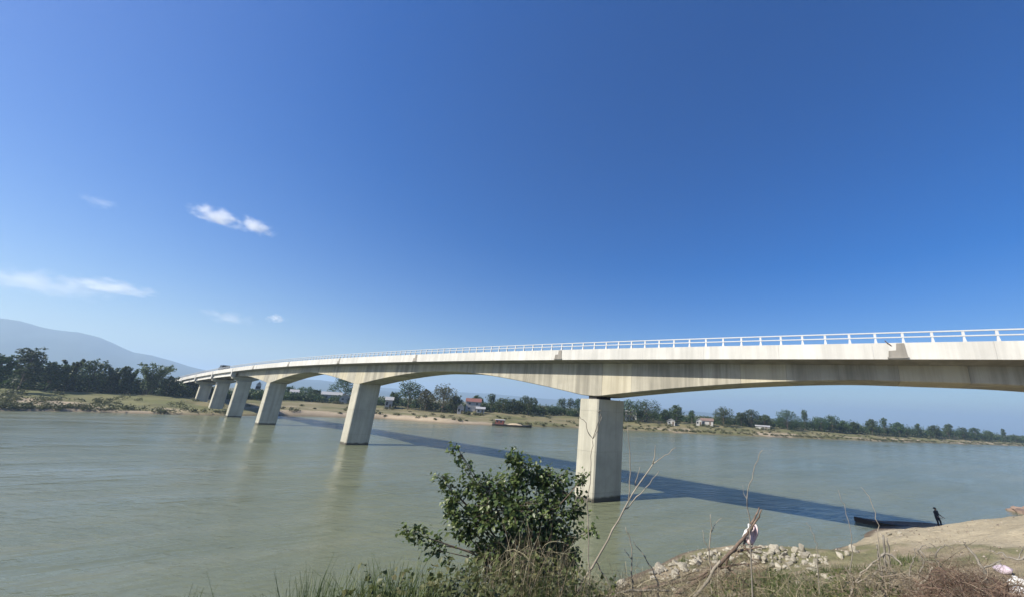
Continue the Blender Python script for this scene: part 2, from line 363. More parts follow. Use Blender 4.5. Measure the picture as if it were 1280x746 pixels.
def znear1(x, y): return float(znear(x, y)[0])

def stretch(lo, hi, step, far, g=1.16):
    a = list(np.arange(lo, hi + 1e-6, step)); s = step; p = a[-1]
    while p < far: s *= g; p += s; a.append(p)
    s = step; p = a[0]; L = []
    while p > -far: s *= g; p -= s; L.append(p)
    return np.array(L[::-1] + a)
def grid_faces(ny, nx):
    i = np.arange(ny - 1)[:, None] * nx + np.arange(nx - 1)[None, :]; i = i.ravel()
    return np.stack([i, i + 1, i + nx + 1, i + nx], 1)

# near ground sheet (this side of the river)
gx = stretch(-22, 62, 0.5, 8500); gy = stretch(-6, 52, 0.5, 8500)
GX, GY = np.meshgrid(gx, gy); gz = znear(GX.ravel(), GY.ravel())
x, y = GX.ravel(), GY.ravel()
nz = fbm(x / 5, y / 5, 21); nz2 = fbm(x / 1.3, y / 1.3, 22)
sand = np.array([0.315, 0.275, 0.20]); soil = np.array([0.20, 0.155, 0.105]); turf = np.array([0.105, 0.115, 0.05]); wet = np.array([0.12, 0.095, 0.07])
veg = sstep(0.40, 0.6, nz + 0.30 * (1 - sstep(14, 22, x)) - 0.25 * sstep(16, 24, x) * sstep(16, 24, y))
colr = sand[None] * (0.85 + 0.3 * nz2[:, None]); colr = colr * (1 - 0.5 * veg[:, None]) + 0.5 * veg[:, None] * soil
colr = colr * (1 - 0.75 * (veg * sstep(0.35, 0.6, nz2))[:, None]) + 0.75 * (veg * sstep(0.35, 0.6, nz2))[:, None] * turf
wm = 1 - sstep(0.15, 0.55, gz + 0.3 * (nz2 - 0.5)); colr = colr * (1 - wm[:, None]) + wet * wm[:, None]
tag(np_mesh("near_bank", np.stack([x, y, gz], 1), grid_faces(len(gy), len(gx)), M['near_ground'], smooth=True, colors=colr), kind='structure')

# far ground sheet (beyond the river), fanned out from the far shoreline
seg = [FAR_SHORE[0]]
for i in range(len(FAR_SHORE) - 1):
    a, b = FAR_SHORE[i], FAR_SHORE[i + 1]; L = np.linalg.norm(b - a); n_ = max(2, int(L / (2.2 if 4 <= i <= 24 else 60)))
    seg += [a + (b - a) * k / n_ for k in range(1, n_ + 1)]
seg = np.array(seg)
tan = np.gradient(seg, axis=0); tan /= np.linalg.norm(tan, axis=1)[:, None]
for _ in range(60): tan[1:-1] = (tan[:-2] + tan[1:-1] * 2 + tan[2:]) / 4
tan /= np.linalg.norm(tan, axis=1)[:, None]; inl = np.stack([-tan[:, 1], tan[:, 0]], 1)
offs = np.concatenate([[-14, -8, -4, -2, -0.8], np.arange(0, 6, 0.75), np.arange(6, 30, 1.6), np.arange(30, 90, 3), [95, 110, 140, 190, 260, 400, 700, 1200, 2200, 4000, 7000]])
FP = seg[None] + inl[None] * offs[:, None, None]; fx, fy = FP[:, :, 0].ravel(), FP[:, :, 1].ravel()
jit = (fbm(fx / 9, fy / 9, 31) - 0.5) * 2.2
fz, fd, fp = zfar(fx, fy)
n1 = fbm(fx / 14, fy / 8, 41); n2 = fbm(fx / 4, fy / 3, 43)
sandf = np.array([0.29, 0.24, 0.175]); grassf = np.array([0.115, 0.115, 0.052]); grass2 = np.array([0.165, 0.145, 0.08]); darkf = np.array([0.075, 0.075, 0.04])
c = grassf * 0 + (grassf + (grass2 - grassf) * sstep(0.38, 0.62, n1)[:, None])
left = 1 - sstep(8.5, 10.6, fp); mid = sstep(10.4, 11, fp) * (1 - sstep(14.4, 15.4, fp)); rgt = sstep(15, 16.5, fp)
sm = np.maximum(np.maximum(left * sstep(0.47, 0.58, fbm(fx / 22, fy / 10, 47)) * (1 - sstep(26, 40, fd)), mid * (1 - sstep(2.6, 5.5, fd + 4 * (n2 - 0.5)))), np.maximum(rgt * sstep(0.60, 0.68, n1) * (1 - sstep(10, 18, fd)), left * (1 - sstep(1, 3.5, fd + 3 * (n2 - .5)))))
path = mid * np.exp(-((n1 - 0.5) / 0.03) ** 2) * 0.7; sm = np.clip(np.maximum(sm, path), 0, 1)
c = c * (1 - sm[:, None]) + sandf * sm[:, None] * (0.85 + 0.3 * n2[:, None])
lg = left * 0.55 * (1 - sm); c = c * (1 - lg[:, None]) + np.array([0.115, 0.125, 0.05]) * lg[:, None]
dm = sstep(0.56, 0.66, n2) * 0.55 * (1 - sm); c = c * (1 - dm[:, None]) + darkf * dm[:, None]
dk = sstep(48, 70, fd); c = c * (1 - 0.6 * dk[:, None]) + darkf * 0.6 * dk[:, None]
wl = (1 - sstep(0.05, 0.5, fz)); c = c * (1 - 0.75 * wl[:, None]) + np.array([0.10, 0.08, 0.06]) * 0.75 * wl[:, None]
tag(np_mesh("far_bank", np.stack([fx, fy, fz], 1), grid_faces(len(offs), len(seg)), M['far_ground'], smooth=True, colors=c), kind='structure')

# river
wx = stretch(-200, 300, 100, 8600, 1.6)
tag(np_mesh("river_water", np.array([(a, b, 0.0) for b in wx for a in wx]), grid_faces(len(wx), len(wx)), M['water']), kind='structure')

# mountains and low hills
def ridge(name, outline, R, depth, seed, top_noise, tint):
    azs = np.array([azim(px, py) for px, py in outline]); el = np.array([ray(px, py)[2] / math.hypot(*ray(px, py)[:2]) for px, py in outline])
    aa = np.linspace(azs[0], azs[-1], 260); hh = np.interp(aa, azs, el) * R + H
    rows = np.linspace(-1, 1, 40); V = []; C = []
    for r in rows:
        rr = R + r * depth
        prof = (1 - abs(r)) ** 1.15
        nn = fbm(aa * R / 420 + 5, np.full(len(aa), rr / 420), seed, 5)
        z = np.maximum(hh, 2) * prof * (1 - top_noise * (1 - prof) + 2 * top_noise * (nn - 0.5) * (0.15 + 1.6 * prof * (1 - prof) * 2))
        V.append(np.stack([np.sin(aa) * rr, np.cos(aa) * rr, z + 3], 1)); C.append(np.array(tint) * (0.7 + 0.6 * fbm(aa * R / 90, np.full(len(aa), rr / 90), seed + 9))[:, None])
    tag(np_mesh(name, np.concatenate(V), grid_faces(40, 260), M['mount'], smooth=True, colors=np.concatenate(C)), kind='structure')
ridge("mountain", [(-900, 420), (-500, 404), (-200, 398), (-80, 394), (0, 397), (25, 401), (50, 408), (75, 412), (100, 414.5), (125, 421.5), (150, 433), (167, 440), (190, 443.5), (215, 450), (240, 458), (262, 463), (300, 468), (340, 472), (400, 474), (440, 480), (500, 492), (540, 498)], 4700, 1700, 61, 0.25, (0.035, 0.05, 0.04))
ridge("hills", [(300, 470), (380, 474), (450, 482), (520, 487), (560, 488.5), (610, 491), (650, 495), (700, 499), (730, 500), (790, 505), (860, 513), (940, 520), (1000, 525)], 5900, 1500, 67, 0.2, (0.045, 0.06, 0.04))

# ------------------------------------------------------------------ the bridge (local frame: x along the deck towards the far bank, +y towards the camera side, z up)
A0 = np.array([1.38, 44.01]); DX, DY = -0.8102, 0.5862
BR = empty("road_bridge", (A0[0], A0[1], 0), math.atan2(DY, DX))
tag(BR, "long pale concrete road bridge on haunched girders crossing the river", "bridge")
def b2w(s, y, z=0): return np.array([A0[0] + s * DX - y * DY, A0[1] + s * DY + y * DX, z])
def ztop(s): return 16.62 - (1.38e-4 if s < 66 else 1.95e-4) * (s - 66) ** 2     # top of the parapet
S0, S1, SE = -84.0, 144.0, 245.0
PIER_S = [-57.5, 1.1, 59.1, 112.2]
def gdepth(s):
    d = min(abs(s - p) for p in PIER_S)
    if s > 112.2 + 26: d = 99
    u = min(1, max(0, d - 1.0) / 25.0); return 1.42 + 2.5 * (1 - u) ** 1.45
YN, YF = 1.7, -5.5            # outer faces of the near and far parapets
WB = -4.4                     # far web of the box
# deck slab
def slab_ring(s):
    z = ztop(s); return [(s, YN - .2, z - .88), (s, YN - .2, z - 1.14), (s, 0, z - 1.42), (s, WB, z - 1.42), (s, YF + .2, z - 1.14), (s, YF + .2, z - .88)]
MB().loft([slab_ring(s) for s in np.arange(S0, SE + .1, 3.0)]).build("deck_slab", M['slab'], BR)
MB().loft([[(s, YN - .25, ztop(s) - .876), (s, YN - .25, ztop(s) - .80), (s, YF + .25, ztop(s) - .80), (s, YF + .25, ztop(s) - .876)] for s in np.arange(S0, SE + .1, 3.0)]).build("road_surface", M['asphalt'], BR)
# box girder, cast segment by segment, joints recessed
edges = [S0]
while edges[-1] < S1 - 3.9: edges.append(edges[-1] + 3.8)
edges.append(S1)
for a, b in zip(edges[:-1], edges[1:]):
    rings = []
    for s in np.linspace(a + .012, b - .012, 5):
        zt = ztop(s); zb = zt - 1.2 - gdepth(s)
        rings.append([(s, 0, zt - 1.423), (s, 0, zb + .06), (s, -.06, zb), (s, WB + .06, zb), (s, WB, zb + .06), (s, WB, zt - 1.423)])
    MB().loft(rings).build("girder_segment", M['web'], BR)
MB().loft([[(s, -.03, ztop(s) - 1.45), (s, -.03, ztop(s) - 1.17 - gdepth(s)), (s, WB + .03, ztop(s) - 1.17 - gdepth(s)), (s, WB + .03, ztop(s) - 1.45)] for s in np.linspace(S0 + .1, S1 - .1, 150)]).build("girder_core", M['patch'], BR)
# parapets: panels with open joints, and lamp bases left in bare concrete
LAMP = [-27.0, 5.0, 36.4, 65.7, 94.9, 123.2]
PL = 6.4; k0 = math.floor(S0 / PL)
def panel(s0, s1, y0, y1):
    return MB().loft([[(s, y0, ztop(s) - 1.2), (s, y1, ztop(s) - 1.2), (s, y1 - (.03 if y1 > 0 else 0), ztop(s)), (s, y0 + (0 if y1 > 0 else .03), ztop(s))] for s in np.linspace(s0 + .005, s1 - .005, 4)])
for k in range(k0, int(SE / PL) + 1):
    s0, s1 = max(S0, k * PL), min(SE, (k + 1) * PL)
    panel(s0, s1, YN - .22, YN).build("parapet_panel", M['white'], BR)
MB().loft([[(s, YF, ztop(s) - 1.2), (s, YF + .2, ztop(s) - 1.2), (s, YF + .2, ztop(s)), (s, YF, ztop(s))] for s in np.arange(S0, SE + .1, 3.0)]).build("far_parapet", M['white'], BR)
for i, s in enumerate(LAMP):
    z = ztop(s); m = MB()
    m.add([(s + .55, YN + .03, z - 1.05), (s - .55, YN + .03, z - 1.05), (s - .45, YN + .03, z - .05), (s - .02, YN + .03, z - .05), (s + .05, YN + .03, z - .55), (s + .48, YN + .03, z - .58),
           (s + .55, YN - .05, z - 1.05), (s - .55, YN - .05, z - 1.05), (s - .45, YN - .05, z - .05), (s - .02, YN - .05, z - .05), (s + .05, YN - .05, z - .55), (s + .48, YN - .05, z - .58)],
          [(5, 4, 3, 2, 1, 0)] + [(j, (j + 1) % 6, 6 + (j + 1) % 6, 6 + j) for j in range(6)])
    m.box(s - .6, s + .6, YN - .05, YN + .09, z - 1.13, z - 1.04)
    lb = m.build("lamp_base", M['patch'], BR)
    if i == 0: MB().tube([(s + .28, YN + .02, z - .2), (s + .5, YN + .05, z + .02), (s + .62, YN + .06, z + .18)], .03, 5).build("anchor_rod", M['rust'], lb)
# railing: posts every 1.6 m, two rails
pm = MB()
pm.loft([[(-.10, -.05, -.01), (.10, -.05, -.01), (.10, .09, -.01), (-.10, .09, -.01)], [(-.05, -.05, .34), (.05, -.05, .34), (.05, .05, .34), (-.05, .05, .34)], [(-.085, -.05, .46), (.085, -.05, .46), (.085, .04, .46), (-.085, .04, .46)], [(-.07, -.07, .80), (.07, -.07, .80), (.07, .03, .80), (-.07, .03, .80)]])
post0 = pm.build("railing_post", M['rail'], BR); s = -32.37 - 1.6 * 20; first = True
while s < SE - 1:
    if s > -62:
        o = post0 if first else post0.copy()
        if not first: COL.objects.link(o)
        first = False; o.location = (s, YN - .12, ztop(s))
    s += 1.605
def rail(y, dz, r0, r1):
    return MB().loft([[(s, y - r0, ztop(s) + dz - r1), (s, y + r0, ztop(s) + dz - r1), (s, y + r0, ztop(s) + dz + r1), (s, y - r0, ztop(s) + dz + r1)] for s in np.arange(S0, SE + .1, 2.0)])
rail(YN - .13, .76, .055, .045).build("top_rail", M['rail'], BR); rail(YN - .10, .41, .045, .042).build("middle_rail", M['rail'], BR)
fr = rail(YF + .13, .76, .05, .032)
for s in np.arange(-62, SE - 1, 1.605): fr.box(s - .06, s + .06, YF + .06, YF + .18, ztop(s) - .01, ztop(s) + .73)
tag(fr.build("far_railing", M['rail'], BR), kind='stuff')
# piers (slightly skewed to the deck), cast in lifts
def foot(sc, th, ln, inset=0.0, y0=0.0):
    # chamfered parallelogram, near face on y = y0
    k = 1.22 / 3.49; c = .12; h = th / 2 - inset
    a, b = y0 - inset, y0 - ln + inset
    pts = [(-h + c, a), (h - c, a), (h, a - c), (h, b + c), (h - c, b), (-h + c, b), (-h, b + c), (-h, a - c)]
    return [(sc + x + (y - y0) * k, y) for x, y in pts]
def pier(sc, th, ln, z0, z1, lifts, name="pier", y0=0.0):
    core = MB().prism([(x, y, z0) for x, y in foot(sc, th, ln, .02, y0)], [(x, y, z1) for x, y in foot(sc, th, ln, .02, y0)]).build(name, M['patch'], BR)
    zs = [z0] + lifts + [z1]
    for a, b in zip(zs[:-1], zs[1:]):
        MB().prism([(x, y, a + .01) for x, y in foot(sc, th, ln, 0, y0)], [(x, y, b - .01) for x, y in foot(sc, th, ln, 0, y0)]).build("pier_lift", M['pier'], core)
    return core
def soff(s): return ztop(s) - 1.2 - gdepth(s)
pA = pier(1.3, 2.6, 3.7, -4, soff(1.1) - .32, [0.9, 5.0, 9.3])
for y in (-.7, -2.8):
    MB().box(.4, 1.5, y - .45, y + .45, soff(1.1) - .35, soff(1.1) + .08).build("bearing", M['dark'], BR)
pier(59.3, 2.6, 3.7, -4, soff(59.1) + .1, [2.0, 6.5])
pc = pier(112.4, 2.6, 3.7, -4, soff(112.2) + .1, [1.0, 5.5, 10.2])
MB().prism([(x, y, 9.95) for x, y in foot(112.4, 2.72, 3.82, 0, .06)], [(x, y, 10.25) for x, y in foot(112.4, 2.72, 3.82, 0, .06)]).build("pier_collar", M['pier'], pc)
pier(-57.2, 2.6, 3.7, 2, soff(-57.5) + .1, [7])
# approach spans on the far side: I girders, cross-heads, end blocks
APP = [144.6, 169.6, 194.7, 219.8, 245.0]
def igirder(a, b, y):
    def ring(s):
        z = ztop(s) - 1.16; return [(s, y + .3, z), (s, y + .3, z - .14), (s, y + .1, z - .26), (s, y + .1, z - 1.0), (s, y + .28, z - 1.14), (s, y + .28, z - 1.36), (s, y - .28, z - 1.36), (s, y - .28, z - 1.14), (s, y - .1, z - 1.0), (s, y - .1, z - .26), (s, y - .3, z - .14), (s, y - .3, z)]
    return MB().loft([ring(s) for s in np.linspace(a, b, 8)])
for i in range(4):
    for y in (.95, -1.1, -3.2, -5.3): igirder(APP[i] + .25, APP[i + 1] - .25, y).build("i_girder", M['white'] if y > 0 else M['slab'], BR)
for i, s in enumerate(APP):
    z = ztop(s)
    MB().box(s - .5, s + .5, .6, YN + .05, z - 2.75, z - 1.21).box(s - .35, s + .35, YN + .02, YN + .06, z - 1.21, z - .05).build("end_block", M['white'], BR)
    zc = z - 2.78; p = b2w(s, -2)
    zg = zfar1(p[0], p[1])
    if i < 4:
        MB().loft([[(s + x, 1.2, zc) , (s + x, 1.2, zc - .55), (s + x, -.6, zc - 1.25), (s + x, -3.8, zc - 1.25), (s + x, -5.6, zc - .55), (s + x, -5.6, zc)] for x in (-.95, .95)]).build("cross_head", M['pier'], BR)
        pier(s, 1.9, 3.4, -4 if i == 0 else zg - 1.5, zc - 1.26, [4.5] if i < 2 else [], y0=-.35)
    else:
        MB().box(s - .3, s + 1.4, YF, YN, zg - 1, ztop(s) - 1.2).build("abutment", M['pier'], BR)
# embankment carrying the road on past the far end
em = MB(); rings = []
for s in np.arange(SE + .6, SE + 160, 10):
    p = b2w(s, -2); zg = zfar1(p[0], p[1]) - .6; zt = max(zg + 1.4, ztop(min(s, SE)) - .9 - (s - SE) * .04); w = (zt - zg) * 1.5
    rings.append([tuple(b2w(s, YN + w, zg)), tuple(b2w(s, YN, zt)), tuple(b2w(s, YF, zt)), tuple(b2w(s, YF - w, zg))])
eb = em.loft(rings); V = np.array(eb.v)
eo = eb.build("embankment", M['far_ground']); tag(eo, kind='structure')
a_ = eo.data.color_attributes.new("tint", 'FLOAT_COLOR', 'POINT'); a_.data.foreach_set("color", np.tile([0.16, 0.15, 0.08, 1], len(V)).astype(np.float32))

# dark truck crossing the approach spans
TS, TY = 168.0, -0.6
tw = b2w(TS, TY, ztop(TS) - .80)
TR = empty("truck", tuple(tw), math.atan2(DY, DX)); tag(TR, "dark covered truck driving on the bridge near its far end", "truck")
MB().box(-2.7, .75, -1.05, 1.05, .75, 3.0).build("cargo_box", M['truck'], TR)
MB().loft([[(.85, y, .6), (2.5, y, .6), (2.55, y, 1.3), (2.15, y, 2.2), (.85, y, 2.3)] for y in (-1.0, 1.0)]).build("cab", M['truck'], TR)
MB().loft([[(2.37, y, 1.45), (2.60, y, 1.42), (2.23, y, 2.12), (2.10, y, 2.12)] for y in (-.85, .85)]).build("windscreen", M['glass'], TR)
MB().box(-2.6, 2.4, -.45, .45, .45, .74).build("chassis", M['truck'], TR)
wh = None
for xx in (-1.7, 1.6):
    for yy in (-.95, .75):
        ring = lambda y, r: [(xx + r * math.cos(a), y, .45 + r * math.sin(a)) for a in np.linspace(0, 2 * math.pi, 15)[:-1]]
        w = MB().loft([ring(yy, .38), ring(yy, .45), ring(yy + .2, .45), ring(yy + .2, .38)]).build("wheel", M['tyre'], TR)
        MB().loft([ring(yy - .01, .22), ring(yy + .21, .22)]).build("hub", M['rail'], w)

# ------------------------------------------------------------------ far-bank trees
def shore_hit(px):
    az = azim(px, np.interp(px, [p[0] for p in SH_PX], [p[1] for p in SH_PX])); y = np.interp(px, [p[0] for p in SH_PX], [p[1] for p in SH_PX])
    p = onz(px, y)[:2]; return p, np.linalg.norm(p)
def bank_pos(px, off):
    p, R = shore_hit(px); q = p * (R + off) / R; return q[0], q[1], zfar1(q[0], q[1])
def elev_z(px, py, R):
    return at_range(px, py, R)[2]

def leaf_cloud(cent, rad, n, size, droop=0.0, hollow=0.45):
    """random leaf-clump quads through an ellipsoid; returns verts (4n,3)"""
    d = rng.normal(size=(n, 3)); d /= np.linalg.norm(d, axis=1)[:, None]
    r = (hollow + (1 - hollow) * rng.random(n) ** 0.6)[:, None]
    p = np.array(cent) + d * r * np.array(rad)
    u = rng.normal(size=(n, 3)); u[:, 2] *= 0.6; u[:, 2] -= droop; u /= np.linalg.norm(u, axis=1)[:, None]
    w = np.cross(u, d + rng.normal(size=(n, 3)) * 0.5); w /= np.linalg.norm(w, axis=1)[:, None] + 1e-9
    s = size * (0.6 + 0.8 * rng.random(n))[:, None]
    a = u * s; b = w * s * 0.5
    return np.stack([p - a, p + b, p + a, p - b], 1).reshape(-1, 3)
QF = lambda n: np.arange(4 * n).reshape(-1, 4)

def make_tree(name, style, x, y, z, h, hw, matn, label, group):
    root = empty(name, (x, y, z - .15)); tag(root, label, "bamboo" if style == 'bamboo' else "tree", group)
    V = []; tr = MB()
    if style in ('broad', 'slender'):
        th = h * (0.25 if style == 'broad' else 0.45)
        bend = rng.normal(size=2) * .03 * h
        tr.tube([(0, 0, -.3), (bend[0] * .4, bend[1] * .4, th * .6), (bend[0], bend[1], h * .75)], [.035 * h ** .8, .025 * h ** .8, .008 * h], 6)
        nb = 13 if style == 'broad' else 6
        for i in range(nb):
            a = i * 2.4 + rng.random() * .8; k = (i + .5) / nb
            zz = th + (h - th) * (0.10 + .74 * k); rr = hw * (0.95 - .72 * abs(k - .3) ** 1.1) * (.45 + .5 * rng.random()) if style == 'broad' else hw * .35 * rng.random()
            cx, cy_ = bend[0] * k + math.cos(a) * rr, bend[1] * k + math.sin(a) * rr
            br = hw * rng.uniform(.30, .52) if style == 'broad' else hw * rng.uniform(.45, .75)
            br = min(br, h - zz + .1 * h)
            tr.tube([(bend[0] * k * .8, bend[1] * k * .8, max(th * .7, zz - .25 * h)), ((cx + bend[0] * k) / 2, (cy_ + bend[1] * k) / 2, zz - .08 * h), (cx, cy_, zz)], [.012 * h, .008 * h, .004 * h], 4)
            V.append(leaf_cloud((cx, cy_, zz), (br, br, br * rng.uniform(.55, .85)), int(150 if style == 'broad' else 110), .36 * (h / 12) ** .5, .15))
        for i in range(10):    # sprays that break the outline
            a = rng.random() * 6.28; k = rng.random(); zz = th + (h - th) * (.35 + .62 * k); rr = hw * (1.02 - .55 * k)
            if style == 'slender': rr *= .5
            V.append(leaf_cloud((math.cos(a) * rr, math.sin(a) * rr, zz), (hw * .17, hw * .17, hw * .2), 22, .30, .1, .1))
        if style == 'broad': V.append(leaf_cloud((0, 0, h * .16), (hw * .75, hw * .75, h * .2), 160, .38, .0, .3))
    elif style in ('bamboo', 'feather'):
        nc = 16 if style == 'bamboo' else 12
        for i in range(nc):
            a = rng.random() * 6.28; r0 = rng.random() * hw * .25; lean = hw * rng.uniform(.35, 1.05); hh = h * rng.uniform(.72, 1.0)
            ca, sa = math.cos(a), math.sin(a)
            P = [(ca * (r0 + lean * t ** 2.2), sa * (r0 + lean * t ** 2.2), hh * (t - .16 * t ** 4) / .84) for t in np.linspace(0, 1, 7)]
            tr.tube(P, [.012 * h * (1 - .8 * t) for t in np.linspace(0, 1, 7)], 4)
            for t in np.linspace(.28, 1.0, 8):
                p = (ca * (r0 + lean * t ** 2.2), sa * (r0 + lean * t ** 2.2), hh * (t - .16 * t ** 4) / .84)
                w = hw * (.30 if style == 'bamboo' else .34) * (1.15 - .6 * t)
                V.append(leaf_cloud(p, (w, w, w * .9), 26, .34, .5, .1))
        V.append(leaf_cloud((0, 0, h * .2), (hw * .8, hw * .8, h * .22), 150, .4, .1, .3))
    elif style == 'palm':
        tr.tube([(0, 0, -.3), (.1, .05, h * .5), (.25, .1, h * .93)], [.16, .12, .1], 6)
        for i in range(16):
            a = i * 2.399; L = hw * rng.uniform(.85, 1.15); up = rng.uniform(.1, .9)
            for t in np.linspace(.12, 1, 9):
                p = (.25 + math.cos(a) * L * t, .1 + math.sin(a) * L * t, h * .93 + L * (up * t - .85 * t * t))
                V.append(leaf_cloud(p, (.14 * L, .14 * L, .12 * L), 7, .34, .9, .1))
    tr.build("trunk" if style != 'bamboo' else "culms", M['bark'], root)
    V = np.concatenate(V); V = V[np.repeat(V[:, 2].reshape(-1, 4).min(1) > -.1, 4)] if True else V
    np_mesh("crown", V, QF(len(V) // 4), M[matn], root)
    return root

# (pixel x, pixel y of the top, half width in px, metres behind the shore, style, foliage, look)
TREES = [
 (-28, 436, 24, 46, 'broad', 'leaf_far', 'dark broadleaf tree'), (10, 428, 27, 52, 'broad', 'leaf_far', 'tall dark tree with ragged crown'), (44, 447, 22, 54, 'broad', 'leaf_far', 'dark rounded broadleaf tree'),
 (68, 445, 15, 58, 'feather', 'leaf_far', 'dark tree with one arching plume'), (98, 446, 25, 54, 'broad', 'leaf_far', 'broad dark tree with domed crown'), (124, 455, 17, 57, 'feather', 'leaf_far', 'dark feathery tree'),
 (146, 459, 13, 60, 'feather', 'leaf_far', 'narrow dark feathery tree'), (174, 451, 25, 56, 'bamboo', 'leaf_bamboo', 'pale grey-green bamboo clump with spreading plumes'), (200, 468, 15, 58, 'broad', 'leaf_far', 'low dark tree'),
 (232, 478, 14, 75, 'broad', 'leaf_far', 'low dark tree beneath the approach spans'), (262, 482, 12, 75, 'broad', 'leaf_far', 'low dark tree showing between the landward piers'),
 (312, 485, 16, 72, 'broad', 'leaf_far', 'squat dark tree showing left of the haunched pier'), (354, 481, 10, 85, 'broad', 'leaf_far', 'dark tree just right of the collared pier'), (374, 482, 12, 85, 'broad', 'leaf_far', 'dark tree beside the pale long shed'), (388, 485, 8, 80, 'broad', 'leaf_far', 'small dark tree left of the pale long shed'),
 (424, 467, 19, 84, 'broad', 'leaf_far', 'big round tree behind the leaning second pier'),
 (488, 488, 8, 55, 'broad', 'leaf_far', 'small dark tree right of the second pier'), (507, 474, 19, 50, 'broad', 'leaf_far', 'tall dark round tree right of the second pier'), (529, 485, 12, 46, 'broad', 'leaf_brown', 'mid-green tree between two taller trees'), (550, 479, 19, 44, 'broad', 'leaf_brown', 'dusty olive round-topped tree left of the red roof'), (566, 492, 9, 44, 'broad', 'leaf_far', 'dark tree touching the red-roofed house'),
 (592, 492, 8, 62, 'broad', 'leaf_far', 'small dark tree just right of the red roof'), (611, 491, 8, 50, 'slender', 'leaf_far', 'narrow pointed dark tree'), (626, 496, 12, 46, 'broad', 'leaf_far', 'dark round tree'), (642, 498, 11, 48, 'broad', 'leaf_far', 'dark tree above the moored barge'), (657, 493, 13, 46, 'broad', 'leaf_far', 'dark dome-shaped tree above the barge bow'),
 (676, 506, 9, 56, 'broad', 'leaf_brown', 'small grey-green tree'), (692, 507, 8, 58, 'broad', 'leaf_far', 'small pale tree left of three ragged slim trees'), (700, 496, 8, 60, 'slender', 'leaf_far', 'ragged slim tree, leftmost of three left of the near pier'), (711, 497, 8, 62, 'slender', 'leaf_far', 'ragged slim tree, middle of three left of the near pier'), (721, 497, 8, 60, 'slender', 'leaf_far', 'ragged slim tree touching the left side of the near pier'),
 (742, 502, 12, 50, 'broad', 'leaf_far', 'dark tree hidden behind the near pier'), (768, 500, 13, 40, 'broad', 'leaf_far', 'dark tree right behind the near pier'), (788, 498, 15, 38, 'broad', 'leaf_far', 'big dark tree right of the near pier'), (808, 499, 18, 38, 'broad', 'leaf_far', 'big dark round tree under the girder'),
 (833, 510, 8, 36, 'broad', 'leaf_far', 'small tree left of the white hut'), (846, 504, 9, 40, 'broad', 'leaf_far', 'dark tree behind the white hut'), (865, 512, 6, 38, 'slender', 'leaf_far', 'slim dark tree left of the gabled house'), (905, 508, 14, 44, 'broad', 'leaf_far', 'round dark tree right of the gabled house'), (928, 514, 8, 50, 'broad', 'leaf_far', 'small bushy tree'), (940, 511, 12, 52, 'broad', 'leaf_far', 'bushy tree above the long white wall'), (957, 517, 9, 54, 'broad', 'leaf_far', 'low tree right above the long white wall'),
 (985, 511, 15, 50, 'broad', 'leaf_far', 'peaked dark tree'), (1008, 511, 6, 56, 'slender', 'leaf_far', 'slim round-tufted tree above the rest'), (1028, 520, 12, 54, 'broad', 'leaf_far', 'dark bushy tree'), (1042, 518, 10, 56, 'broad', 'leaf_far', 'dark bushy tree'), (1057, 524, 8, 56, 'broad', 'leaf_far', 'low dark tree'), (1070, 526, 7, 58, 'broad', 'leaf_far', 'low dark tree'),
 (1092, 522, 8, 54, 'broad', 'leaf_far', 'dark square-topped tree'), (1108, 521, 7, 58, 'slender', 'leaf_far', 'round-tufted tree'), (1126, 526, 9, 56, 'broad', 'leaf_far', 'low bushy tree'), (1150, 528, 5, 62, 'slender', 'leaf_far', 'tiny slim tree'), (1171, 530, 9, 58, 'broad', 'leaf_far', 'low bushy tree'), (1188, 528, 8, 60, 'broad', 'leaf_far', 'peaked bushy tree'), (1206, 533, 9, 60, 'broad', 'leaf_far', 'low bushy tree'), (1222, 533, 8, 62, 'broad', 'leaf_far', 'low bushy tree'), (1238, 537, 8, 62, 'broad', 'leaf_far', 'low bushy tree'), (1258, 535, 4, 66, 'slender', 'leaf_far', 'slim far tree'), (1272, 543, 9, 64, 'broad', 'leaf_far', 'low bushy tree at the right edge')]
ORD = ['first', 'second', 'third', 'fourth', 'fifth', 'sixth', 'seventh', 'eighth', 'ninth', 'tenth', 'eleventh', 'twelfth', 'thirteenth', 'fourteenth', 'fifteenth', 'sixteenth', 'seventeenth', 'eighteenth', 'nineteenth']
nR = [t for t in TREES if t[0] > 970]; nM = [t for t in TREES if 600 < t[0] < 680]
for t in TREES:
    px, ty, hwp, off, st, mt, look = t
    X, Y, Z = bank_pos(px, off); R = math.hypot(X, Y)
    zt = elev_z(px, ty, R); az0 = azim(px, ty); az1 = azim(px + hwp, ty); hw = abs(az1 - az0) * R
    i = TREES.index(t)
    if px < 215: lab = look + " on the left bank, %s from the left edge" % ORD[i]
    elif px > 970: lab = look + " on the right bank, %s from the right edge" % ORD[len(nR) - 1 - nR.index(t)]
    elif t in nM: lab = look + ", %s right of the red-roofed house" % ORD[nM.index(t)]
    else: lab = look + " on the far bank"
    nm = {'broad': 'broadleaf_tree', 'slender': 'slender_tree', 'bamboo': 'bamboo_clump', 'feather': 'feathery_tree', 'palm': 'palm_tree'}[st]
    mt = 'leaf_mid' if mt == 'leaf_far' and i % 5 in (1, 3) and px > 330 else mt
    make_tree(nm, st, X, Y, Z, max(3.0, zt - Z), hw * 1.05, mt, lab, "trees along the far bank")

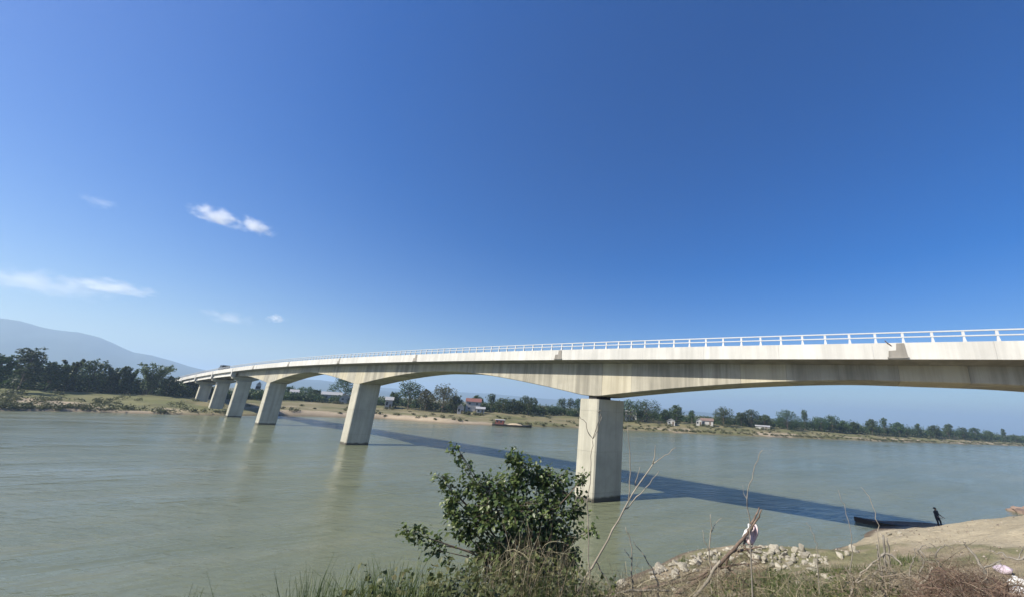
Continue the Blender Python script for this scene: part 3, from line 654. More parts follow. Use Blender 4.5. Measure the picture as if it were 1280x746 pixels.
# undergrowth: one dark hedge-like mass behind, bushes scattered on the bank
V = []
for px in np.arange(-60, 1320, 2.4):
    pxx = min(max(px, 0), 1279); tops = np.interp(px, [-60, 0, 60, 120, 200, 260, 330, 400, 480, 560, 640, 720, 800, 860, 920, 1000, 1100, 1200, 1280], [8, 8.5, 8, 7.5, 6, 5, 4.5, 4.2, 4.8, 4.2, 7.5, 6.5, 7.5, 5.2, 6.5, 9.0, 9.5, 9.5, 8])
    for k in range(2):
        off = np.interp(px, [0, 480, 560, 800, 900, 1280], [62, 66, 56, 52, 56, 66]) + rng.uniform(-5, 12); X, Y, Z = bank_pos(pxx, off)
        if px != pxx: X += (px - pxx) * .5
        hgt = tops * rng.uniform(.55, 1.15); R = math.hypot(X, Y)
        V.append(leaf_cloud((X, Y, Z + hgt * .45), (1.9, 1.9, hgt * .55), int(55 + 9 * hgt), .44, .1, .2))
V = np.concatenate(V); tag(np_mesh("undergrowth", V, QF(len(V) // 4), M['leaf_far']), "dark continuous undergrowth at the foot of the far-bank trees", "undergrowth", kind='stuff')
V = []
for px in np.arange(-40, 1300, 1.5):
    pxx = min(max(px, 0), 1279); p = np.interp(px, [0, 250, 300, 560, 760, 800, 1280], [.9, .285, .25, .3, .5, .9, 1.0])
    if rng.random() > p * (0.35 + 1.1 * float(fbm(px / 30, 0.5, 77))): continue
    off = rng.choice([rng.uniform(1.0, 5), rng.uniform(6, 40)], p=[.55, .45]); X, Y, Z = bank_pos(pxx, off)
    if Z < .25: continue
    r = rng.uniform(.7, 2.0) * (1.2 if px < 260 else .9)
    V.append(leaf_cloud((X, Y, Z + r * .3), (r, r, r * .55), 60, .28, .1, .1))
for a_, b_, o_, k_ in ((572, 602, 30, 10), (833, 846, 25, 5), (868, 894, 28, 9), (944, 966, 36, 8), (478, 488, 45, 4), (396, 436, 58, 12), (780, 796, 36, 6)):
    for q_ in range(k_):
        X, Y, Z = bank_pos(rng.uniform(a_, b_), o_ + rng.uniform(-2, 2)); r = rng.uniform(.8, 1.5); V.append(leaf_cloud((X, Y, Z + r * .5), (r, r, r * .8), 70, .28, .1, .1))
V = np.concatenate(V); tag(np_mesh("bank_scrub", V, QF(len(V) // 4), M['leaf_brown']), "low olive scrub scattered over the far bank slope", "scrub", kind='stuff')

# ------------------------------------------------------------------ houses on the far bank
def house(px, off, wpx, wall_h, roof_h, wallm, roofm, label, name="house", depth=7.0, turn=0.0, gable_front=False, floors=1, dz=0.0):
    X, Y, Z = bank_pos(px, off); R = math.hypot(X, Y); w = abs(azim(px + wpx / 2, 500) - azim(px - wpx / 2, 500)) * R
    root = empty(name, (X, Y, Z + dz), -math.atan2(X, Y) + turn); tag(root, label, "house" if name == "house" else "shed")
    hw, hd = w / 2, depth / 2
    MB().box(-hw, hw, -hd, hd, -1.0 - dz, wall_h).build("wall", wallm, root)
    e = .45; m = MB()
    if gable_front:
        m.prism([(-hw - e, -hd - e, wall_h - .1), (0, -hd - e, wall_h + roof_h), (hw + e, -hd - e, wall_h - .1), (0, -hd - e, wall_h + roof_h - .3)], [(-hw - e, hd + e, wall_h - .1), (0, hd + e, wall_h + roof_h), (hw + e, hd + e, wall_h - .1), (0, hd + e, wall_h + roof_h - .3)])
        MB().prism([(-hw, -hd, wall_h), (hw, -hd, wall_h), (0, -hd, wall_h + roof_h - .25)], [(-hw, hd, wall_h), (hw, hd, wall_h), (0, hd, wall_h + roof_h - .25)]).build("gable", wallm, root)
    else:
        m.prism([(-hw - e, -hd - e, wall_h - .1), (-hw - e, 0, wall_h + roof_h), (-hw - e, hd + e, wall_h - .1), (-hw - e, 0, wall_h + roof_h - .25)], [(hw + e, -hd - e, wall_h - .1), (hw + e, 0, wall_h + roof_h), (hw + e, hd + e, wall_h - .1), (hw + e, 0, wall_h + roof_h - .25)])
        MB().prism([(-hw + .02, -hd + .02, wall_h), (-hw + .02, hd - .02, wall_h), (-hw + .02, 0, wall_h + roof_h - .3)], [(hw - .02, -hd + .02, wall_h), (hw - .02, hd - .02, wall_h), (hw - .02, 0, wall_h + roof_h - .3)]).build("gable", wallm, root)
    m.build("roof", roofm, root)
    nwin = max(2, int(w / 3.2)); fh = wall_h / floors
    for f in range(floors):
        for i in range(nwin):
            x = -hw + (i + .5) * w / nwin; z0 = f * fh
            if f == 0 and i == nwin // 2:
                MB().box(x - .5, x + .5, -hd - .05, -hd + .05, .05, min(2.1, fh - .3)).build("door", M['bark'], root); continue
            if fh < 1.9: continue
            win = MB().box(x - .6, x + .6, -hd - .04, -hd + .05, z0 + fh * .35, z0 + fh * .8).build("window", M['roof_pale'], root)
            MB().box(x - .5, x + .5, -hd - .07, -hd - .03, z0 + fh * .35 + .1, z0 + fh * .8 - .1).build("pane", M['glass'], win)
    return root
house(588, 50, 18, 5.0, 1.8, M['wall_white'], M['roof_red'], "white two-storey house with a dull red tiled roof among trees", depth=8, floors=2)
house(573, 38, 8, 3.4, 1.6, M['wall_white'], M['roof_pale'], "small white gabled annex left below the red-roofed house", gable_front=True, depth=5)
house(598, 36, 10, 2.5, 0.9, M['wall_white'], M['roof_pale'], "low white annex right below the red-roofed house", depth=4)
house(408, 76, 25, 3.0, 1.5, M['wall_white'], M['roof_pale'], "long low shed with a pale sheet roof behind the bridge", "shed", depth=9, dz=1.2)
house(427, 66, 16, 2.2, 1.6, M['wall_white'], M['roof_pale'], "pale gabled shed next to the leaning second pier", "shed", depth=7, gable_front=True, dz=1.0)
house(482, 50, 9, 4.4, 1.6, M['wall_white'], M['roof_pale'], "small white house just right of the second pier", depth=6)
house(360, 74, 10, 3.2, 1.4, M['wall_cream'], M['roof_grey'], "cream house half hidden right of the collared pier", depth=6, dz=1.0)
house(312, 90, 6, 7.0, 1.6, M['wall_white'], M['roof_pale'], "narrow white house, left of two seen beneath the end of the girder", gable_front=True, depth=6, floors=2)
house(323, 90, 7, 1.8, 1.8, M['wall_white'], M['roof_pale'], "narrow white house, right of two seen beneath the end of the girder", gable_front=True, depth=6, floors=2)
house(839, 30, 9, 2.6, 1.1, M['wall_white'], M['roof_pale'], "small white hut under a dark tree right of the near pier", gable_front=True, depth=5)
house(884, 38, 15, 2.6, 1.5, M['wall_white'], M['roof_brown'], "white gabled house with a brown roof left of a round tree", depth=7)
house(874, 33, 7, 2.8, 1.5, M['wall_white'], M['roof_pale'], "small white gabled shed left of the brown-roofed house", "shed", depth=5, gable_front=True)
house(954, 42, 17, 1.8, 0.7, M['wall_white'], M['roof_pale'], "long low white building at the foot of bushy trees", "shed", depth=5)
house(788, 42, 14, 5.2, 1.0, M['wall_white'], M['roof_pale'], "white building showing just under the girder beside the near pier", depth=6, floors=2)

# ------------------------------------------------------------------ boats
def hull_rings(L, Bm, Hh, bow=.25):
    rings = []
    for t in np.linspace(0, 1, 13):
        x = (t - .5) * L; w = Bm / 2 * (1 - max(0, (t - (1 - bow)) / bow) ** 2 * .92) * (1 - max(0, (.12 - t) / .12) ** 2 * .3)
        sh = Hh * (1 + .45 * max(0, (t - .7) / .3) ** 2 + .15 * max(0, (.15 - t) / .15)); zb = -.5 + .45 * max(0, (t - .82) / .18) ** 2
        rings.append([(x, -w, sh), (x, -w * .86, zb), (x, w * .86, zb), (x, w, sh)])
    return rings
p = onz(640, 532.6); BG = empty("barge", (p[0], p[1], 0), math.radians(4)); tag(BG, "long dark red-brown barge moored on the far shore left of the near pier", "barge")
MB().loft(hull_rings(17, 3.6, .75, .22)).build("hull", M['hull'], BG)
MB().box(-7.2, -3.6, -1.2, 1.2, .6, 2.5).build("cabin", M['hull_red'], BG)
MB().prism([(-7.5, -1.4, 2.5), (-7.5, 0, 2.75), (-7.5, 1.4, 2.5), (-7.5, 0, 2.6)], [(-3.3, -1.4, 2.5), (-3.3, 0, 2.75), (-3.3, 1.4, 2.5), (-3.3, 0, 2.6)]).build("cabin_roof", M['roof_grey'], BG)
for xx in (-6.4, -4.8): MB().box(xx - .35, xx + .35, -1.24, -1.18, 1.5, 2.1).build("cabin_window", M['glass'], BG)
hv = [(x_, y_, .68 + .75 * max(0, 1 - (x_ - 1) ** 2 / 12) * max(0, 1 - y_ ** 2 / 2.2) + .08 * random.random()) for x_ in np.linspace(-2.8, 5.2, 12) for y_ in np.linspace(-1.4, 1.4, 7)]
MB().add(hv, [tuple(q) for q in grid_faces(12, 7)]).build("sand_load", M['sandload'], BG, True)
MB().tube([(6.6, 0, .6), (6.7, 0, 3.0)], .06, 5).build("mast", M['rust'], BG)
# low dark sampan pulled up behind the sand point, in the bridge's shadow
p = onz(1141, 661, .25); SB = empty("sampan", (p[0] - .2, p[1] + .9, .12), math.radians(151)); tag(SB, "long low black boat lying along the near shore beside the standing person", "boat")
MB().loft(hull_rings(8.0, 1.15, .24, .4)).build("hull", M['hull'], SB)
for xx in (-2.6, -.9, .9, 2.4): MB().box(xx - .12, xx + .12, -.5, .5, .20, .25).build("thwart", M['driftwood'], SB)
MB().tube([(-3.3, .1, .28), (0, .16, .31), (3.0, .02, .29)], .025, 5).build("pole", M['driftwood'], SB)

# ------------------------------------------------------------------ the person on the shore
def person():
    b = onz(1177, 661.5, .3); x0, y0 = b[0], b[1]; z0 = znear1(x0, y0)
    root = empty("person", (x0, y0, z0 - .02), math.radians(20)); root.matrix_world = Matrix.Translation((x0, y0, z0 - .02)) @ Matrix.Rotation(math.radians(-12), 4, Vector((.66, .75, 0))) @ Matrix.Rotation(math.radians(20), 4, 'Z') @ Matrix.Diagonal((1.3, 1.3, 1.02, 1)); tag(root, "person in dark clothes standing on the shadowed shore, leaning forward, hands low", "person")
    J = [((0, 0, .92), .125), ((-.02, -.03, 1.12), .12), ((-.07, -.10, 1.33), .15), ((-.10, -.14, 1.44), .055), ((-.12, -.17, 1.50), .05), ((-.14, -.19, 1.58), .088), ((-.15, -.19, 1.66), .075)]
    E_ = [(0, 1), (1, 2), (2, 3), (3, 4), (4, 5), (5, 6)]
    def chain(start, pts):
        k = start
        for q in pts: J.append(q); E_.append((k, len(J) - 1)); k = len(J) - 1
        return k
    for sx in (-1, 1):
        chain(0, [((.09 * sx, .0, .86), .10), ((.11 * sx, -.03 * sx - .02, .50), .068), ((.12 * sx, .03 - .02 * sx, .10), .045), ((.13 * sx, -.05, .045), .042), ((.14 * sx, -.14, .035), .032)])
        k = chain(2, [((-.07 + .17 * sx, -.09, 1.36), .062), ((-.07 + .22 * sx, -.10, 1.08), .046), ((-.08 + .18 * sx, -.28, .90), .034), ((-.08 + .16 * sx, -.34, .86), .034), ((-.08 + .155 * sx, -.385, .83), .030)])
        hx, hy, hz = -.08 + .155 * sx, -.385, .83
        for fi, (dx, L) in enumerate(((-.027, .062), (-.009, .072), (.009, .068), (.027, .055))):
            chain(k, [((hx + dx, hy - .03, hz - .015), .010), ((hx + dx, hy - .03 - L * .5, hz - .045), .009), ((hx + dx, hy - .02 - L * .6, hz - .085), .008)])
        chain(k - 1, [((hx - .042 * sx, hy + .02, hz + .0), .011), ((hx - .055 * sx, hy - .015, hz - .03), .009)])
    me = bpy.data.meshes.new("body"); me.from_pydata([j[0] for j in J], E_, []); ob = link("body", me, root)
    sk = ob.modifiers.new("skin", 'SKIN'); ob.modifiers.new("sub", 'SUBSURF').levels = 1
    for i, v in enumerate(me.skin_vertices[0].data): v.radius = (J[i][1], J[i][1] * (.8 if i in (0, 1, 2) else 1)); v.use_root = (i == 0)
    dg = bpy.context.evaluated_depsgraph_get(); dg.update(); m2 = bpy.data.meshes.new_from_object(ob.evaluated_get(dg)); ob.modifiers.clear(); ob.data = m2
    m2.materials.clear()
    for mm in ('cloth_dark', 'cloth_shirt', 'skin', 'tyre'): m2.materials.append(M[mm])
    for pl in m2.polygons:
        c_ = pl.center; pl.use_smooth = True
        pl.material_index = 3 if c_.z < .09 else (2 if c_.z > 1.45 or c_.y < -.24 else (0 if c_.z < .97 and abs(c_.x) < .25 and c_.y > -.2 else 1))
    def ell(name, c_, r, m_, par, seg=10):
        rings = []
        for t in np.linspace(.12, math.pi - .12, seg): rings.append([(c_[0] + r[0] * math.sin(t) * math.cos(a), c_[1] + r[1] * math.sin(t) * math.sin(a), c_[2] + r[2] * math.cos(t)) for a in np.linspace(0, 2 * math.pi, 13)[:-1]])
        return MB().loft(rings).build(name, m_, par, True)
    ell("hair", (-.145, -.165, 1.645), (.092, .098, .082), M['hair'], ob)
    for sx in (-1, 1):
        ell("eye", (-.145 + .032 * sx, -.268, 1.605), (.011, .008, .008), M['hair'], ob, 6); ell("ear", (-.145 + .09 * sx, -.18, 1.59), (.012, .022, .032), M['skin'], ob, 6)
    ell("nose", (-.145, -.282, 1.578), (.013, .018, .022), M['skin'], ob, 6); ell("mouth", (-.145, -.266, 1.54), (.022, .007, .007), M['hull_red'], ob, 6)
person()

# ------------------------------------------------------------------ near shore: rubble, bags, branches
def rock_mesh(seed, sub=2):
    r = np.random.default_rng(seed); import bmesh
    bm = bmesh.new(); bmesh.ops.create_icosphere(bm, subdivisions=sub, radius=1)
    pl = [(Vector(r.normal(size=3)).normalized(), r.uniform(.38, .75)) for _ in range(11)]
    for v in bm.verts:
        for n_, d in pl:
            k = v.co.dot(n_)
            if k > d: v.co -= n_ * (k - d)
        v.co *= 1 + .07 * mnoise.noise(v.co * 2.3 + Vector((seed, 0, 0)))
    me = bpy.data.meshes.new("rock"); bm.to_mesh(me); bm.free(); me.materials.append(M['rock']); return me
RM = [rock_mesh(s) for s in range(8)]
RS = []
for m_ in RM:
    q_ = m_.copy(); q_.materials.clear(); q_.materials.append(M['spit']); RS.append(q_)
def rock(px, py, size, label, group=None, sq=None, z=None):
    """rock whose top shows at the pixel; distance from where the line of sight meets the bank"""
    r = ray(px, py); r = r / math.hypot(r[0], r[1]); Rr = np.arange(5, 80, .15); P = CAM[None] + r[None] * Rr[:, None]
    zz = znear(P[:, 0], P[:, 1]) + size * .35; k = np.argmax(P[:, 2] < zz); p = P[k]
    if k == 0: return None
    g = znear1(p[0], p[1])
    if g < -.25: g = -.25
    o = link("rock", random.choice(RM)); o.location = (p[0], p[1], g + size * random.uniform(.0, .3))
    o.scale = tuple(size * np.array(sq if sq else (random.uniform(.8, 1.25), random.uniform(.7, 1.1), random.uniform(.55, .85)))); o.rotation_euler = (random.uniform(-.4, .4), random.uniform(-.4, .4), random.uniform(0, 6.28))
    tag(o, label, "rock", group); return o
RL = "pale broken rock in the white rubble heaped along the near shoreline"; RG = "rubble along the near shore"
for i in range(280):
    px = random.uniform(815, 1035); c_ = np.interp(px, [790, 850, 880, 930, 1000, 1035], [718, 706, 694, 686, 692, 700]); py = c_ - 5 + abs(random.gauss(0, 1)) * 12
    rock(px, py, random.choice((.09, .12, .14, .17, .2, .26, .34)) * random.uniform(.8, 1.2), RL, RG)
rock(779, 727, .58, "largest white boulder at the bottom left end of the rubble", sq=(1.0, .9, .85))
rock(738, 742, .55, "cream rock at the bottom edge below the dead diagonal branch", sq=(1.2, .9, .6))
rock(969, 684, .5, "bright white block on top of the rubble, left of the pointed one", sq=(1, .8, 1.0))
rock(1002, 686, .42, "pointed white rock near the right end of the rubble", sq=(.7, .7, 1.25))
rock(1050, 693, .34, "white rock at the water's edge, leftmost of four by the sand", sq=(1, .8, 1.0)); rock(1058, 692, .24, "small white rock at the water's edge, second of four by the sand", sq=(.8, .8, 1.1))
rock(1066, 686, .34, "pointed white rock at the water's edge, third of four by the sand", sq=(.7, .7, 1.3)); rock(1072, 689, .24, "small white rock at the water's edge, rightmost of four by the sand", sq=(1, .9, .8))
for i, (px, py, s_) in enumerate([(1112, 667, .26), (1125, 665, .22), (1104, 672, .2)]): rock(px, py, s_, "small pale rock on the sandy brow behind the dead stump, %s from the left" % ['second', 'third', 'first'][i])
# small stony spit at the right edge
sp = onz(1277, 640, .3)
for i in range(14):
    o = link("rock", RS[i % 8]); o.location = (sp[0] + random.uniform(1.4, 5.5), sp[1] + random.uniform(-1.5, 3), random.uniform(-.1, .3)); s_ = random.uniform(.5, 1.1); o.scale = (s_ * 1.1, s_, s_ * .75); o.rotation_euler = (.3, .2, random.random() * 6)
    tag(o, "rock of the small stony spit jutting into the water at the right edge", "rock", "stones of the right-hand spit")

def branch(name, pix, R, w0, w1, matn, label, cat="branch", subs=(), dR=0.0, ground=True, jit=.012):
    """dead branch or stem: pixel polyline at a given range, rooted in the bank"""
    n_ = len(pix); P = [at_range(x_, y_, R + dR * i / max(1, n_ - 1)) for i, (x_, y_) in enumerate(pix)]
    if ground:
        g = P[0].copy(); g[2] = min(znear1(g[0], g[1]) - .1, g[2] - .05); P = [g] + P
    def smooth(P, rj):
        Q = []
        for i in range(len(P) - 1):
            for t in (0, .34, .67):
                q = P[i] * (1 - t) + P[i + 1] * t
                Q.append(q + (rng.normal(size=3) * rj if 0 < i + t else 0))
        Q.append(P[-1]); return Q
    Q = smooth(P, jit); o0 = Q[0].copy(); root = empty(name, tuple(o0)); tag(root, label, cat)
    MB().tube([q - o0 for q in Q], list(np.linspace(w0, w1, len(Q))), 6).build("stem", M[matn], root, True)
    for sub in subs:
        SP = [at_range(x_, y_, R + dR * .6 + rng.normal() * .05) for x_, y_ in sub]; SQ = smooth(SP, jit * .7)
        k = int(np.argmin([np.linalg.norm(np.array(q) - SQ[0]) for q in Q])); SQ[0] = np.array(Q[k])
        MB().tube([q - o0 for q in SQ], list(np.linspace(max(w1 * 1.3, w0 * .5), w1 * .7, len(SQ))), 5).build("twig", M[matn], root, True)
    return root
branch("dead_branch", [(716, 748), (728, 728), (745, 700), (766, 662), (785, 626), (800, 602), (816, 580), (832, 568), (845, 559)], 7.5, .026, .006, 'deadwood', "pale dead branch slanting up to the right in front of the near pier",
       subs=[[(786, 625), (788, 590), (787, 560), (784, 532)], [(792, 612), (797, 596), (800, 583)], [(780, 640), (795, 622), (812, 604), (824, 588)], [(817, 579), (818, 566), (819, 556)], [(747, 700), (750, 712), (760, 728), (772, 744)]], dR=.6)
branch("dry_weed", [(736, 742), (737, 700), (735, 660), (734, 630), (738, 590), (740, 560), (741, 548)], 7.0, .011, .006, 'deadwood', "thin upright dead stem crossing the lit face of the near pier, forked on top", jit=.008,
       subs=[[(741, 548), (735, 538), (732, 527), (724, 520), (722, 513)], [(741, 548), (747, 538), (750, 528), (752, 518)], [(752, 518), (748, 515), (751, 512)]])
branch("driftwood_branch", [(846, 742), (868, 728), (893, 710), (912, 692), (928, 674), (938, 660), (945, 644), (949, 634)], 13.5, .085, .026, 'driftwood', "thick brown dead branch leaning over the rubble with a rag on its tip",
       subs=[[(905, 700), (912, 712), (925, 722), (936, 732)], [(918, 690), (934, 686), (952, 683)], [(930, 672), (931, 684), (938, 692)], [(936, 664), (946, 650), (952, 636)], [(893, 712), (915, 706), (940, 704)]], dR=2.5)
branch("driftwood_branch", [(800, 736), (835, 729), (870, 722), (893, 708)], 12.5, .06, .03, 'driftwood', "brown driftwood pole lying low along the front of the rubble", dR=1)
branch("dead_branch", [(868, 746), (884, 726), (897, 706), (900, 700)], 11.5, .05, .03, 'deadwood', "short pale stick propped under the thick brown branch")
branch("dead_branch", [(770, 740), (790, 738), (815, 737), (838, 738)], 10.5, .035, .02, 'deadwood', "bare stick lying flat at the bottom beside the largest white boulder", dR=.4)
branch("dry_weed", [(938, 690), (937, 660), (934, 622), (938, 598), (946, 574), (953, 562)], 9.0, .015, .006, 'greytwig', "thin grey stem rising high behind the rag, bending right at its tip", subs=[[(935, 628), (929, 615), (928, 606)]])
branch("dry_weed", [(888, 706), (887, 680), (890, 660), (888, 642)], 12.0, .025, .008, 'deadwood', "pale bare stem standing left of the thick brown branch", subs=[[(888, 665), (894, 655), (902, 647)], [(888, 690), (880, 676), (878, 662)]])
branch("dry_weed", [(792, 735), (790, 715), (790, 690), (786, 672), (782, 658)], 8.5, .018, .006, 'deadwood', "thin pale weed stem left of the rubble, leaning left", subs=[[(790, 700), (783, 690), (780, 684)]])
branch("dry_weed", [(822, 728), (815, 710), (804, 694), (792, 676)], 9.0, .016, .006, 'deadwood', "thin pale stick slanting up to the left above the white boulder", subs=[[(812, 706), (808, 700), (806, 694)]])
branch("dry_weed", [(1100, 700), (1098, 665), (1094, 640), (1086, 620), (1076, 608)], 11.0, .012, .004, 'deadwood', "hair-thin pale stalk curving up to the left above the dead stump")
branch("dry_weed", [(1062, 720), (1065, 690), (1064, 662), (1056, 632), (1048, 612)], 11.0, .012, .005, 'greytwig', "thin grey stalk curving up to the left over the bridge's shadow")
branch("dry_weed", [(1022, 700), (1022, 680), (1014, 662), (1008, 652)], 11.0, .011, .005, 'greytwig', "short thin grey stalk leaning left above the grass")
# broken stump with standing splinters
branch("dead_shrub", [(1108, 750), (1107, 715), (1106, 690), (1104, 668)], 12.0, .042, .02, 'greytwig', "dead grey stump with standing splinters and drooping twigs in front of the sand", "stump",
       subs=[[(1110, 748), (1112, 710), (1111, 685), (1109, 672)], [(1103, 750), (1101, 718), (1098, 694), (1096, 680)], [(1108, 700), (1118, 716), (1128, 735), (1132, 748)], [(1106, 705), (1092, 718), (1084, 735), (1080, 746)], [(1109, 712), (1122, 728), (1126, 746)], [(1106, 716), (1095, 730), (1093, 748)], [(1112, 690), (1122, 700), (1128, 706)], [(1103, 690), (1097, 700), (1086, 706)]])
branch("dead_branch", [(1063, 745), (1068, 728), (1078, 716), (1090, 704)], 10.5, .03, .012, 'deadwood', "pale forked stick in the grass left of the stump", subs=[[(1068, 728), (1062, 716), (1056, 708)], [(1068, 730), (1082, 722), (1085, 740)]])
branch("dead_branch", [(1143, 748), (1149, 732), (1160, 722), (1166, 708)], 10.5, .03, .014, 'deadwood', "pale crooked stick at the left end of the red-brown brush")
branch("dead_branch", [(1236, 728), (1228, 708), (1218, 694), (1208, 682), (1204, 677)], 11.0, .035, .012, 'greytwig', "dark stick pointing up to the left from the red-brown brush", subs=[[(1228, 708), (1240, 706), (1252, 700)]])
branch("dead_branch", [(1150, 718), (1154, 700), (1148, 688), (1153, 681), (1163, 684)], 11.0, .02, .007, 'greytwig', "looping dark twig on top of the brush in front of the sand", subs=[[(1152, 690), (1160, 700), (1168, 706)]])
branch("dead_branch", [(1178, 712), (1168, 697), (1172, 686), (1182, 681), (1192, 684)], 11.0, .018, .006, 'greytwig', "curled thin twig right of the looping one, before the sand", subs=[[(1172, 686), (1165, 680), (1160, 678)]])
branch("dead_branch", [(1136, 716), (1140, 704), (1144, 694), (1143, 684)], 11.0, .018, .006, 'greytwig', "short upright twig right of the dead stump")
branch("dead_branch", [(1285, 690), (1272, 700), (1258, 694), (1246, 690), (1236, 688)], 11.5, .022, .008, 'greytwig', "thin twig reaching left from the right edge over the sand", subs=[[(1272, 700), (1278, 688), (1281, 676)]])
# rag on the branch, bags in the corner
def rag(name, px, py, R, w, h, matn, label, cat, ny=9, fold=.35):
    c_ = at_range(px, py, R); v = []
    for j in range(9):
        for i in range(ny):
            u, t = i / (ny - 1) - .5, j / 8 - .5
            v.append((u * w * (1 - .5 * (t + .5)) + .05 * w * math.sin(9 * t + 4 * u), fold * w * math.sin(7 * u + 5 * t) * .5 + fold * w * math.cos(11 * t) * .15, t * h - .25 * h * u * u + .06 * h * math.sin(13 * u)))
    o = MB().add(v, [tuple(q) for q in grid_faces(9, ny)]).build(name, M[matn], None, True); o.location = tuple(c_); o.rotation_euler = (.1, .35, .3)
    md = o.modifiers.new("solid", 'SOLIDIFY'); md.thickness = .012
    return tag(o, label, cat)
rag("cloth_rag", 941, 668, 15.4, .42, .62, 'rag', "pale pink rag hanging from the tip of the thick brown branch", "rag"); rag("cloth_rag", 935, 663, 15.3, .25, .42, 'bagwhite', "white scrap caught left of the pink rag on the branch tip", "rag")
def bag(px, py, size, matn, label):
    r = ray(px, py); r /= math.hypot(r[0], r[1]); Rr = np.arange(5, 60, .1); P = CAM[None] + r[None] * Rr[:, None]; k = np.argmax(P[:, 2] < znear(P[:, 0], P[:, 1]) + .12); p = P[k]
    me = rock_mesh(px).copy(); me.materials.clear(); me.materials.append(M[matn]); me.polygons.foreach_set("use_smooth", [True] * len(me.polygons))
    o = link("plastic_bag", me); o.location = (p[0], p[1], znear1(p[0], p[1]) + size * .3); o.scale = (size * 1.2, size * .8, size * .6); o.rotation_euler = (.2, .1, px)
    tag(o, label, "bag", "litter by the right-hand brush")
bag(1252, 712, .42, 'bagpink', "crumpled mauve plastic bag on the sand right of the brush"); bag(1272, 727, .30, 'bagwhite', "white plastic bag below the mauve one"); bag(1278, 741, .32, 'bagwhite', "white plastic bag in the bottom right corner"); bag(1267, 719, .16, 'bagwhite', "small white scrap just below the mauve bag")
bag(1248, 704, .25, 'rock', "small pale sack just above the mauve bag")

# ------------------------------------------------------------------ the leafy bush in the foreground
def leaves(P, D, size):
    """folded leaves: P centres (n,3), D growth direction (n,3)"""
    n_ = len(P); s_ = (size * rng.uniform(.6, 1.25, n_))[:, None]
    u = D + rng.normal(size=(n_, 3)) * .55; u[:, 2] -= .25; u /= np.linalg.norm(u, axis=1)[:, None]
    up = rng.normal(size=(n_, 3)) * .55 + np.array([-.25, -.35, .9]); w = np.cross(u, up); w /= np.linalg.norm(w, axis=1)[:, None] + 1e-9; nrm = np.cross(w, u)
    a = P; b = P + u * s_; m1 = P + u * s_ * .42 + nrm * s_ * .02; l = m1 + w * s_ * .36 + nrm * s_ * .12; r = m1 - w * s_ * .36 + nrm * s_ * .12
    tip = b - nrm * s_ * .1
    V = np.stack([a, l, tip, r, m1], 1).reshape(-1, 3)
    i = np.arange(n_)[:, None] * 5
    F_ = np.concatenate([i + [0, 4, 1], i + [1, 4, 2], i + [0, 3, 4], i + [4, 3, 2]]); return V, F_
BR0 = 8.0
base = at_range(652, 746, BR0); bz = znear1(base[0], base[1])
BU = empty("leafy_bush", (base[0], base[1], bz - .1)); tag(BU, "dark green leafy bush with ragged shoots in front of the near pier", "bush")
o0 = np.array([base[0], base[1], bz - .1])
blobs = [(612, 612, 32, 26, 520), (650, 592, 17, 26, 420), (642, 572, 8, 10, 110), (690, 608, 34, 22, 620), (672, 596, 20, 18, 300), (640, 636, 62, 30, 1250), (690, 648, 36, 34, 800), (598, 650, 24, 26, 420), (706, 688, 20, 22, 380), (652, 676, 56, 24, 800), (660, 715, 52, 28, 900), (612, 700, 26, 28, 420), (700, 712, 26, 26, 380), (640, 690, 60, 20, 500),
         (570, 557, 7, 5, 36), (577, 569, 6, 7, 36), (582, 588, 6, 10, 60), (588, 606, 9, 10, 90), (549, 597, 9, 4, 44), (560, 606, 10, 6, 60), (569, 622, 12, 10, 120), (566, 640, 12, 14, 150), (576, 662, 12, 14, 130), (520, 667, 13, 7, 80), (538, 678, 12, 7, 80), (552, 688, 9, 6, 50), (508, 663, 5, 4, 26), (722, 602, 10, 6, 90), (730, 596, 4, 4, 18), (731, 664, 9, 4, 30), (741, 661, 5, 3, 12), (722, 640, 8, 10, 80), (728, 622, 5, 5, 24)]
stm = MB(); LV = []; LD = []
pxm = BR0 / F_PX * 1.0
hub = [np.array(at_range(650 + rng.normal() * 12, 720, BR0 + rng.normal() * .2)) for _ in range(5)]
for i, h_ in enumerate(hub): stm.tube([(0, 0, -.1), tuple((h_ - o0) * .5 + rng.normal(size=3) * .05), tuple(h_ - o0)], [.045, .035, .025], 6)
for (bx, by, rx, ry, n_) in blobs:
    big = n_ > 200; dd = .9 if big else .12
    c_ = at_range(bx, by, BR0 + rng.normal() * .15); r3 = np.array([rx * pxm * .93, (rx * .8 * pxm if big else rx * .6 * pxm), ry * pxm * .93])
    h_ = hub[rng.integers(5)]
    mid = (h_ + c_) / 2 + np.array([0, 0, .08]) + rng.normal(size=3) * .06
    stm.tube([tuple(h_ - o0), tuple(mid - o0), tuple(c_ - o0)], [.018, .012, .006], 5)
    nt_ = max(2, int(n_ / 13)); d = rng.normal(size=(nt_, 3)); d /= np.linalg.norm(d, axis=1)[:, None]
    ends = c_ + d * r3 * (rng.random(nt_) ** .4)[:, None]
    for e_ in ends:
        dr = e_ - c_; L_ = np.linalg.norm(dr) + 1e-6
        if big or rng.random() < .7: stm.tube([tuple(c_ + dr * .1 - o0), tuple(c_ + dr * .55 + np.array([0, 0, .03]) - o0), tuple(e_ - o0)], [.006, .004, .002], 4)
        m_ = 13; t = rng.uniform(.45, 1.12, m_)[:, None]
        LV.append(c_ + dr * t + rng.normal(size=(m_, 3)) * .055); LD.append(np.repeat((dr / L_)[None], m_, 0))
stm.build("branches", M['bark'], BU)
LV = np.concatenate(LV) - o0; LD = np.concatenate(LD)
V, F_ = leaves(LV, LD, .088); np_mesh("foliage", V, F_, M['leaf_bush'], BU, smooth=False)

